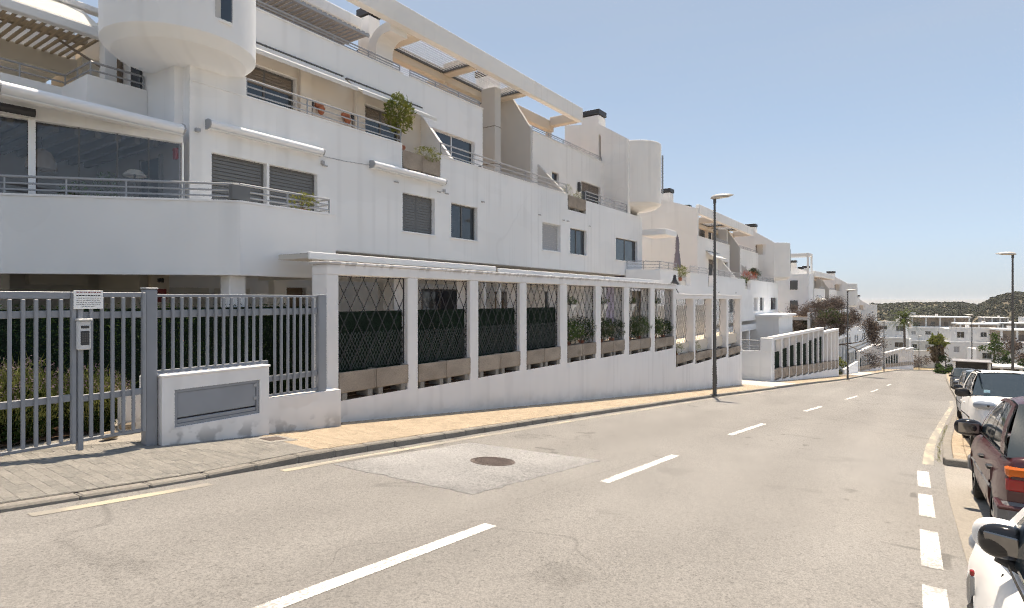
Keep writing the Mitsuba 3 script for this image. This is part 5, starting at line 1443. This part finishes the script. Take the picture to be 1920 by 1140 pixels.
for i, (x, y, z, h, r, lm) in enumerate(((8.5, 214, -15.5, 5, 2.2, "leaf_green"), (13.6, 205, -14.5, 4, 2.0, "leaf_dark"), (19.5, 196, -14.5, 4.5, 2.2, "leaf_dark"), (1.5, 212, -16.5, 4, 2.4, "leaf_green"), (22.5, 176, -14.0, 4, 1.8, "leaf_green"), (9.5, 260, -14.0, 6, 3.0, "leaf_dark"), (18, 275, -14.0, 7, 3.5, "leaf_dark"), (-2.5, 262, -15.0, 6, 3.0, "leaf_dark"), (27, 262, -15.0, 6, 3.0, "leaf_green"))):
    leafy("garden_tree", x, y, z, h, r, f"{ORD[i]} small garden tree counted along the white villas, nearest rows first", lm, n=900, size=0.45, group="small trees among the villas")
for i in range(7):
    leafy("roadside_shrub", 20 + 9 * i, 250 + 14 * (i % 3), -17.5, 5 + i % 3, 3.5, f"{ORD[i]} dark green shrub from the left among the farther houses on the slope", "leaf_dark", "bush", 700, 0.7, 0.1, "shrubs among the farther houses")
lw2 = thing("garden_wall", "short low white wall beside the second street lamp", "wall")
with at_frame(frame(-6.6, 88, float(zr(88)), -3)): add("wall", cbox(-0.2, 0.0, -6, 6, -0.6, 1.15, 0.02), "plaster", lw2); add("capping", cbox(-0.24, 0.04, -6.05, 6.05, 1.152, 1.22, 0.01), "plaster", lw2)
# weeds in the gutter by the island
wd = np.random.default_rng(8)
ky = wd.uniform(12.9, 22, 260)
c = np.c_[np.array([float(KR(q)) for q in ky]) - 0.03 - wd.uniform(0, 0.05, 260), ky, zr(ky) + 0.005]
add("gutter_weeds", leaves(c, 0.05, wd, 0.2, -1.5), "leaf_yellow", kind="stuff", label="small green weeds growing along the kerb of the paved island")
# ------------------------------------------------------------------ parked cars
def paint(name, c, **k):
    scene[name] = {"type": "twosided", "bsdf": {"type": "principled", "base_color": rgb(*c), "roughness": k.get("rough", 0.28), "specular": 0.5, "clearcoat": k.get("coat", 0.8), "clearcoat_gloss": 0.92, "metallic": k.get("metal", 0.0)}}
    return name


paint("car_white", (0.78, 0.78, 0.77))
paint("car_maroon", (0.060, 0.014, 0.018), metal=0.2)
paint("car_silver", (0.30, 0.34, 0.40), metal=0.6)
paint("car_black", (0.012, 0.012, 0.014))
mat("tyre", base_color=rgb(0.018, 0.018, 0.018), roughness=0.85)
mat("alloy", base_color=rgb(0.35, 0.36, 0.37), roughness=0.3, metallic=0.7)
mat("trim_black", base_color=rgb(0.018, 0.018, 0.02), roughness=0.5)
mat("trim_grey", base_color=rgb(0.14, 0.14, 0.145), roughness=0.55)
mat("gloss_black", base_color=rgb(0.01, 0.01, 0.012), roughness=0.08, specular=0.7)
mat("lamp_red", base_color=rgb(0.30, 0.012, 0.012), roughness=0.12, specular=0.6)
mat("lamp_orange", base_color=rgb(0.55, 0.13, 0.02), roughness=0.12, specular=0.6)
mat("lamp_clear", base_color=rgb(0.28, 0.32, 0.38), roughness=0.08, specular=0.8, metallic=0.3)
mat("mirror_glass", base_color=rgb(0.27, 0.265, 0.26), roughness=0.05, metallic=1.0)
mat("car_glass", base_color=rgb(0.018, 0.028, 0.036), roughness=0.02, specular=0.9)


def wheel(par, x, y, r, side):
    w = 0.095
    prof = [(r * 0.60, -w), (r * 0.9, -w), (r * 0.98, -w * 0.7), (r, -w * 0.3), (r, w * 0.3), (r * 0.98, w * 0.7), (r * 0.9, w), (r * 0.60, w)]
    v, f = lathe(prof, 32)
    v = np.c_[v[:, 2] + x, v[:, 0] + y, v[:, 1] + r]
    k = add("wheel", (v, f), "tyre", par, smooth=35)
    v, f = lathe([(r * 0.64, -0.05), (r * 0.64, 0.07), (r * 0.60, 0.075), (r * 0.57, 0.02), (0.0, 0.03)], 32)
    add("rim", (np.c_[v[:, 2] * side + x, v[:, 0] + y, v[:, 1] + r], f), "alloy", k, smooth=35)
    sp = []
    for a in range(5):
        q = 2 * math.pi * a / 5
        sp.append(bar((x + side * 0.055, y, r), (x + side * 0.06, y + r * 0.58 * math.cos(q), r + r * 0.58 * math.sin(q)), 0.05, 0.06, (1, 0, 0)))
    add("spokes", join(sp), "alloy", k)


def car(name, label, cat, cx, cy, deg, L, W, H, col, top, belt, cabin, wb, r=0.30, boxy=0.5, ground=0.0, parts=(), wtf=None):
    """top: (y, z) line of the body's upper edge from tail to nose; cabin: (rear base, rear roof, front roof, front base) y; belt: height of the windows' foot."""
    t = thing(name, label, cat)
    gz = float(zr(cy)) + ground
    fr = frame(cx, cy, gz, deg)
    fr[:3, :3] = np.array([[1, 0, 0], [0, 1, 0], [0, -0.098, 1]]) @ fr[:3, :3]
    FR.append(FR[-1] @ fr)
    h = L / 2
    ft = PchipInterpolator([p[0] for p in top], [p[1] for p in top])
    ys = np.concatenate([-h + (1 - np.cos(np.linspace(0, math.pi / 2, 9))) * 0.3, np.linspace(-h + 0.36, h - 0.36, 26), h - (1 - np.cos(np.linspace(math.pi / 2, 0, 9))) * 0.3])
    ring = [(0, 0), (0.55, 0), (0.86, 0.0), (0.955, 0.10), (0.985, 0.26), (1.0, 0.45), (0.997, 0.60), (0.985, 0.76), (0.955, 0.90), (0.90, 0.975), (0.80, 1.0), (0.45, 1.018), (0, 1.022)]
    P = []
    for y in ys:
        e = max(0.0, (abs(y) - (h - 0.62)) / 0.62)
        hw = W / 2 * (1 - (0.07 if boxy > 0.6 else 0.20) * e ** 2.6)
        zb = 0.20 + 0.10 * e ** 2
        zt = float(ft(y))
        pts = [(a * hw, zb + b * (zt - zb)) for a, b in ring]
        pts = pts + [(-a, b) for a, b in pts[-2:0:-1]]
        P.append([(a, y, b) for a, b in pts])
    P = np.array(P)
    n, m = P.shape[:2]
    V = P.reshape(-1, 3)
    F = [[i * m + j, i * m + (j + 1) % m, (i + 1) * m + (j + 1) % m] for i in range(n - 1) for j in range(m)] + [[i * m + j, (i + 1) * m + (j + 1) % m, (i + 1) * m + j] for i in range(n - 1) for j in range(m)]
    V = np.vstack([V, P[0].mean(0), P[-1].mean(0)])
    F += [[n * m, (j + 1) % m, j] for j in range(m)] + [[n * m + 1, (n - 1) * m + j, (n - 1) * m + (j + 1) % m] for j in range(m)]
    tm = trimesh.Trimesh(V, np.array(F), process=False)
    if tm.volume < 0: tm.invert()
    body = m3.Manifold(m3.Mesh(np.asarray(tm.vertices, np.float32), np.asarray(tm.faces, np.uint32)))
    for yy in wb:
        for s in (1, -1):
            c = m3.Manifold.cylinder(0.4, r + 0.055, r + 0.055, 40).rotate([0, 90, 0]).translate([(W / 2 - 0.24) if s > 0 else (-W / 2 - 0.16), yy, r])
            body = body - c
    add("body", body, col, t, smooth=32)
    add("underbody", box(-W / 2 + 0.16, W / 2 - 0.16, -h + 0.3, h - 0.3, 0.17, 0.45), "trim_black", t)
    for yy in wb:
        for s in (1, -1):
            wheel(t, s * (W / 2 - 0.115), yy, r, s)
            a = np.linspace(-0.15 * math.pi, 1.15 * math.pi, 17)
            A = np.array([[(s * xx, yy + (r + 0.05) * math.cos(q), r + (r + 0.05) * math.sin(q)) for xx in (W / 2 - 0.25, W / 2 - 0.03)] for q in a])
            add("arch_liner", grid(A), "trim_black", t, smooth=True)
    # cabin
    rb, rr_, fr_, fb = cabin
    wb_, wt = W / 2 * 0.93, W / 2 * (wtf or (0.80 if boxy < 0.6 else 0.77))
    roof = lambda y: H - 0.035 * ((y - (rr_ + fr_) / 2) / ((fr_ - rr_) / 2)) ** 2
    bz = lambda y: belt + 0.0 * y

    def side(u, q, s, o=0.0):
        """u along the window line from tail to nose, q from belt to roof."""
        yb, yt = rb + (fb - rb) * u, rr_ + (fr_ - rr_) * u
        y = yb + (yt - yb) * q
        x = wb_ + (wt - wb_) * (max(q, 0) ** 1.15) + o + 0.02 * math.sin(math.pi * q)
        return (s * x, y, bz(y) + (roof(yt) - 0.03 - bz(y)) * q)
    for s in (1, -1):
        add("side_glass", grid(np.array([[side(u, q, s, -0.012) for q in np.linspace(0, 1, 7)] for u in np.linspace(0.0, 1.0, 14)])), "car_glass", t, smooth=True)
        for nm, u0, u1 in (("front_pillar", 0.955, 1.0), ("centre_pillar", 0.50, 0.535), ("rear_pillar", 0.0, 0.12 if boxy > 0.6 else 0.16)):
            G = np.array([[side(u, q, s, 0.004) for q in np.linspace(-0.02, 1.0, 7)] for u in np.linspace(u0, u1, 4)])
            add(nm, grid(G), "trim_black" if nm == "centre_pillar" else col, t, smooth=True)
        add("window_seal", grid(np.array([[side(u, q, s, 0.006) for q in (-0.03, 0.02)] for u in np.linspace(0.0, 1.0, 14)])), "trim_black", t, smooth=True)
        add("roof_rail", grid(np.array([[side(u, q, s, 0.008) for q in (0.93, 1.0)] for u in np.linspace(0.0, 1.0, 14)])), col, t, smooth=True)
    def cross(yb, yt, name, m):
        G = []
        for q in np.linspace(-0.02, 1, 8):
            w = wb_ + (wt - wb_) * max(q, 0) ** 1.15 - 0.015
            row = []
            for xx in np.linspace(-1, 1, 15):
                bow = 0.10 * (1 - xx ** 2) * (1 if yb > 0 else -1) * (1 - 0.6 * max(q, 0))
                y = yb + (yt - yb) * q
                row.append((xx * w, y + bow, belt + (roof(yt) - 0.02 - belt) * q + 0.012 * (1 - xx ** 2) * max(q, 0)))
            G.append(row)
        return add(name, grid(np.array(G)), m, t, smooth=True)
    cross(fb, fr_, "windscreen", "car_glass")
    cross(rb, rr_, "rear_window", "car_glass")
    G = np.array([[(xx * (wt + 0.014) * (1 - 0.04 * abs(u - 0.5) ** 2), rr_ - 0.03 + (fr_ - rr_ + 0.06) * u, roof(rr_ + (fr_ - rr_) * u) + 0.028 * (1 - xx ** 2) - 0.06 * abs(xx) ** 8 + (0.0 if 0.03 < u < 0.97 else -0.012)) for xx in np.linspace(-1, 1, 21)] for u in np.linspace(0, 1, 12)])
    add("roof", grid(G), col, t, smooth=True)
    # seams, handles
    fs = lambda y, q, s, o: (s * (W / 2 * (0.955 + (0.985 - 0.955) * min(1, q * 4)) * (1 if q < 0.55 else 1 - 0.045 * ((q - 0.55) / 0.35) ** 2) + o), y, 0.24 + q * (float(ft(y)) - 0.24))
    for s in (1, -1):
        for y0, hnd in ((fb - 0.22, False), (rb + (fb - rb) * 0.50, True), (rb + 0.28, False)):
            add("door_seam", tube([fs(y0, q, s, 0.001) for q in np.linspace(0.08, 0.93, 9)], 0.004, 4, False), "trim_black", t)
            if hnd:
                for yy in (y0 + 0.18, y0 - 0.75): add("door_handle", cbox(s * W / 2 - 0.03, s * W / 2 + 0.022, yy - 0.09, yy + 0.09, 0.24 + 0.74 * (float(ft(yy)) - 0.24) - 0.015, 0.24 + 0.74 * (float(ft(yy)) - 0.24) + 0.015, 0.008), col if boxy < 0.6 else "trim_black", t)
        add("rubbing_strip", tube([fs(y, 0.46, s, 0.004) for y in np.linspace(-h + 0.75, h - 0.75, 14)], 0.018, 5), "trim_grey" if boxy > 0.6 else "trim_black", t)
    # lamps, bumpers, plates
    def on_end(y, x0, x1, z0, z1, nm, m, d=0.06, b=0.02, par=t):
        s = 1 if y > 0 else -1
        return add(nm, cbox(min(x0, x1), max(x0, x1), y - d * (s > 0) - 0.02 * s, y + d * (s < 0) - 0.02 * s + (0.03 * s), z0, z1, b), m, par)
    for o in parts: o(t, h, W)
    FR.pop()
    return t


def blob(x, y, z, a, b, c, m, nm, par, rot=0.0, sub=2):
    s = trimesh.creation.icosphere(subdivisions=sub, radius=1.0)
    v = np.array(s.vertices)
    v = np.sign(v) * np.abs(v) ** 0.8 * [a, b, c]
    ca, sa = math.cos(rot), math.sin(rot)
    return add(nm, (np.c_[v[:, 0] * ca - v[:, 1] * sa + x, v[:, 0] * sa + v[:, 1] * ca + y, v[:, 2] + z], np.array(s.faces)), m, par, smooth=True)


def mirrors(col, y, x, z, size=1.0):
    def fn(t, h, W):
        for s in (1, -1):
            k = blob(s * (x + 0.13), y, z, 0.12 * size, 0.065 * size, 0.085 * size, col, "mirror", t, 0.15 * s)
            add("mirror_glass", cbox(s * (x + 0.13) - 0.085 * size, s * (x + 0.13) + 0.085 * size, y - 0.066 * size, y - 0.058 * size, z - 0.05 * size, z + 0.05 * size, 0.004), "mirror_glass", k)
            add("mirror_foot", tube([[s * (x - 0.05), y + 0.02, z - 0.07], [s * (x + 0.06), y + 0.01, z - 0.04]], 0.022, 6), "trim_black", k)
    return fn


def maroon_bits(t, h, W):
    for s in (1, -1):
        x0, x1 = s * W * 0.22, s * (W / 2 * 0.93 + 0.006)
        a, b = min(x0, x1), max(x0, x1)
        k = add("tail_lamp", cbox(a, b, -h - 0.008, -h + 0.16, 0.64, 0.76, 0.02), "lamp_red", t)
        add("indicator", cbox(a, b, -h - 0.008, -h + 0.16, 0.762, 0.85, 0.02), "lamp_orange", k)
    add("rear_bumper", cbox(-W / 2 - 0.005, W / 2 + 0.005, -h - 0.07, -h + 0.34, 0.26, 0.56, 0.06), "trim_grey", t)
    add("bumper_strip", cbox(-W / 2 - 0.012, W / 2 + 0.012, -h - 0.082, -h + 0.30, 0.50, 0.535, 0.012), "car_maroon", t)
    add("front_bumper", cbox(-W / 2 - 0.005, W / 2 + 0.005, h - 0.34, h + 0.05, 0.26, 0.52, 0.06), "trim_grey", t)
    add("tailgate_seam", tube([[x, -h - 0.004, 0.60] for x in np.linspace(-W * 0.4, W * 0.4, 5)], 0.005, 4), "trim_black", t)
    add("licence_plate", cbox(-0.26, 0.26, -h - 0.03, -h + 0.02, 0.66, 0.77, 0.004), "white_paint", t)
    add("rear_wiper", tube([[0.0, -h + 0.2, 0.96], [-0.35, -h + 0.27, 1.05]], 0.008, 5), "trim_black", t)
    add("fuel_flap", cbox(-W / 2 - 0.006, -W / 2 + 0.02, -h + 0.62, -h + 0.78, 0.62, 0.76, 0.02), "car_maroon", t)


def panda_bits(t, h, W):
    for s in (1, -1):
        k = blob(s * (W / 2 - 0.21), h - 0.15, 0.90, 0.18, 0.15, 0.085, "lamp_clear", "headlamp", t, -0.5 * s, 3)
        blob(s * (W / 2 - 0.25), h - 0.06, 0.90, 0.05, 0.08, 0.05, "gloss_black", "lamp_reflector", k)
        add("fog_lamp", cbox(s * (W / 2 - 0.34) - 0.11, s * (W / 2 - 0.34) + 0.11, h - 0.14, h - 0.02, 0.66, 0.73, 0.02), "trim_black", t)
        add("roof_bar", tube([[s * (W / 2 - 0.23), -h + 0.45, 1.53], [s * (W / 2 - 0.21), -0.2, 1.585], [s * (W / 2 - 0.23), 0.55, 1.55]], 0.018, 6), "trim_black", t)
        add("tail_lamp", cbox(s * (W / 2 - 0.13) - 0.07, s * (W / 2 - 0.13) + 0.07, -h - 0.0, -h + 0.12, 0.8, 1.15, 0.03), "lamp_red", t)
    add("grille", cbox(-0.36, 0.36, h - 0.1, h - 0.01, 0.83, 0.865, 0.01), "trim_black", t)
    add("lower_grille", cbox(-0.42, 0.42, h - 0.12, h - 0.0, 0.34, 0.46, 0.03), "trim_black", t)
    add("bumper_skirt", cbox(-W / 2 + 0.04, W / 2 - 0.04, h - 0.30, h - 0.015, 0.22, 0.33, 0.04), "trim_black", t)
    add("licence_plate", cbox(-0.26, 0.26, h - 0.02, h + 0.012, 0.50, 0.61, 0.004), "white_paint", t)
    add("wiper", tube([[0.05, 0.98, 1.02], [0.5, 0.93, 1.045]], 0.009, 5), "trim_black", t)
    add("wiper", tube([[-0.45, 0.95, 1.03], [0.0, 0.99, 1.02]], 0.009, 5), "trim_black", t)
    add("permit_sticker", cbox(0.46, 0.56, 0.97, 0.975, 1.13, 1.19, 0.001), "permit_blue", t)


mat("permit_blue", base_color=rgb(0.35, 0.55, 0.62), roughness=0.4)


def plain_front(t, h, W):
    for s in (1, -1):
        blob(s * (W / 2 - 0.22), h - 0.14, 0.70, 0.19, 0.13, 0.07, "lamp_clear", "headlamp", t, -0.4 * s)
        add("tail_lamp", cbox(s * (W / 2 - 0.16) - 0.1, s * (W / 2 - 0.16) + 0.1, -h, -h + 0.1, 0.72, 0.9, 0.03), "lamp_red", t)
    add("grille", cbox(-0.4, 0.4, h - 0.1, h - 0.0, 0.42, 0.6, 0.03), "trim_black", t)
    add("licence_plate", cbox(-0.26, 0.26, h - 0.02, h + 0.01, 0.46, 0.56, 0.004), "white_paint", t)


def near_white_bits(t, h, W):
    plain_front(t, h, W)
    y, x, z = 0.52, -0.845, 1.03          # left door mirror, seen from behind
    k = blob(x + 0.006, y + 0.022, z + 0.006, 0.074, 0.05, 0.060, "car_white", "mirror", t, -0.3, 3)
    blob(x + 0.018, y - 0.006, z - 0.004, 0.072, 0.05, 0.060, "gloss_black", "mirror_shell", k, -0.3, 3)
    v, f = cbox(-0.05, 0.05, -0.004, 0.004, -0.036, 0.036, 0.003)
    v = v @ np.array([[1, 0, 0], [0, math.cos(0.3), math.sin(0.3)], [0, -math.sin(0.3), math.cos(0.3)]])
    ca, sa = math.cos(-0.5), math.sin(-0.5)
    add("mirror_glass", (np.c_[v[:, 0] * ca - v[:, 1] * sa + x + 0.008, v[:, 0] * sa + v[:, 1] * ca + y - 0.052, v[:, 2] + z - 0.006], f), "mirror_glass", k)
    add("mirror_foot", tube([[x + 0.10, y + 0.02, z - 0.12], [x + 0.06, y, z - 0.09], [x + 0.0, y, z - 0.06]], 0.02, 8), "trim_black", k)
    add("fender_badge", join(cbox(-W / 2 - 0.012, -W / 2 + 0.004, 1.03, 1.05, 0.66, 0.74, 0.004)), "alloy", t)
    add("badge_emblem", cbox(-W / 2 - 0.012, -W / 2 + 0.004, 1.035, 1.06, 0.742, 0.765, 0.004), "lamp_red", t)


car("hatchback", "white hatchback cut by the bottom right corner, seen along its door mirror", "car", 1.085, 2.1, 0, 4.05, 1.75, 1.45, "car_white",
    [(-2.03, 0.75), (-1.95, 0.98), (-1.0, 0.96), (0.55, 0.93), (0.95, 0.92), (1.6, 0.82), (1.88, 0.70), (2.03, 0.50)], 0.95, (-1.85, -1.35, 0.0, 0.86), (-1.25, 1.28), 0.31, 0.4, 0.01, [near_white_bits])
car("hatchback", "dusty maroon hatchback with orange and red tail lamps, parked at the right edge", "car", 1.44, 8.35, -0.6, 3.95, 1.66, 1.41, "car_maroon",
    [(-1.98, 0.80), (-1.93, 0.93), (-0.9, 0.92), (0.6, 0.89), (1.0, 0.88), (1.62, 0.78), (1.86, 0.70), (1.98, 0.52)], 0.92, (-1.80, -1.28, -0.1, 0.78), (-1.22, 1.26), 0.285, 0.8, 0.01, [maroon_bits, mirrors("gloss_black", 0.70, 0.76, 0.95, 1.2)])
car("hatchback", "white hatchback facing the camera, parked on the paved island", "car", 1.74, 16.15, 180, 3.65, 1.62, 1.58, "car_white",
    [(-1.83, 0.8), (-1.78, 1.05), (-0.9, 1.08), (0.5, 1.08), (0.85, 1.07), (1.35, 1.03), (1.66, 0.96), (1.83, 0.66)], 1.08, (-1.72, -1.5, 0.18, 0.98), (-1.12, 1.15), 0.295, 0.5, 0.12, [panda_bits, mirrors("trim_black", 0.66, 0.76, 1.10, 1.1)], 0.74)
car("estate_car", "silver blue car facing the camera, behind the white hatchback", "car", 2.05, 22.9, 180, 4.2, 1.74, 1.60, "car_silver",
    [(-2.1, 0.75), (-2.03, 1.0), (-0.9, 1.0), (0.5, 0.98), (0.9, 0.97), (1.55, 0.90), (1.92, 0.78), (2.1, 0.52)], 1.0, (-1.95, -1.65, 0.15, 0.9), (-1.28, 1.3), 0.32, 0.5, 0.12, [plain_front, mirrors("gloss_black", 0.68, 0.80, 1.05)])
car("off_roader", "black car at the far end of the line of parked cars", "car", 3.35, 57.0, 180, 4.5, 1.82, 1.72, "car_black",
    [(-2.25, 0.85), (-2.2, 1.08), (-0.9, 1.08), (0.5, 1.05), (0.9, 1.04), (1.7, 0.98), (2.08, 0.86), (2.25, 0.58)], 1.08, (-2.1, -1.9, 0.2, 0.95), (-1.4, 1.42), 0.36, 0.7, 0.0, [plain_front, mirrors("gloss_black", 0.75, 0.84, 1.12)])
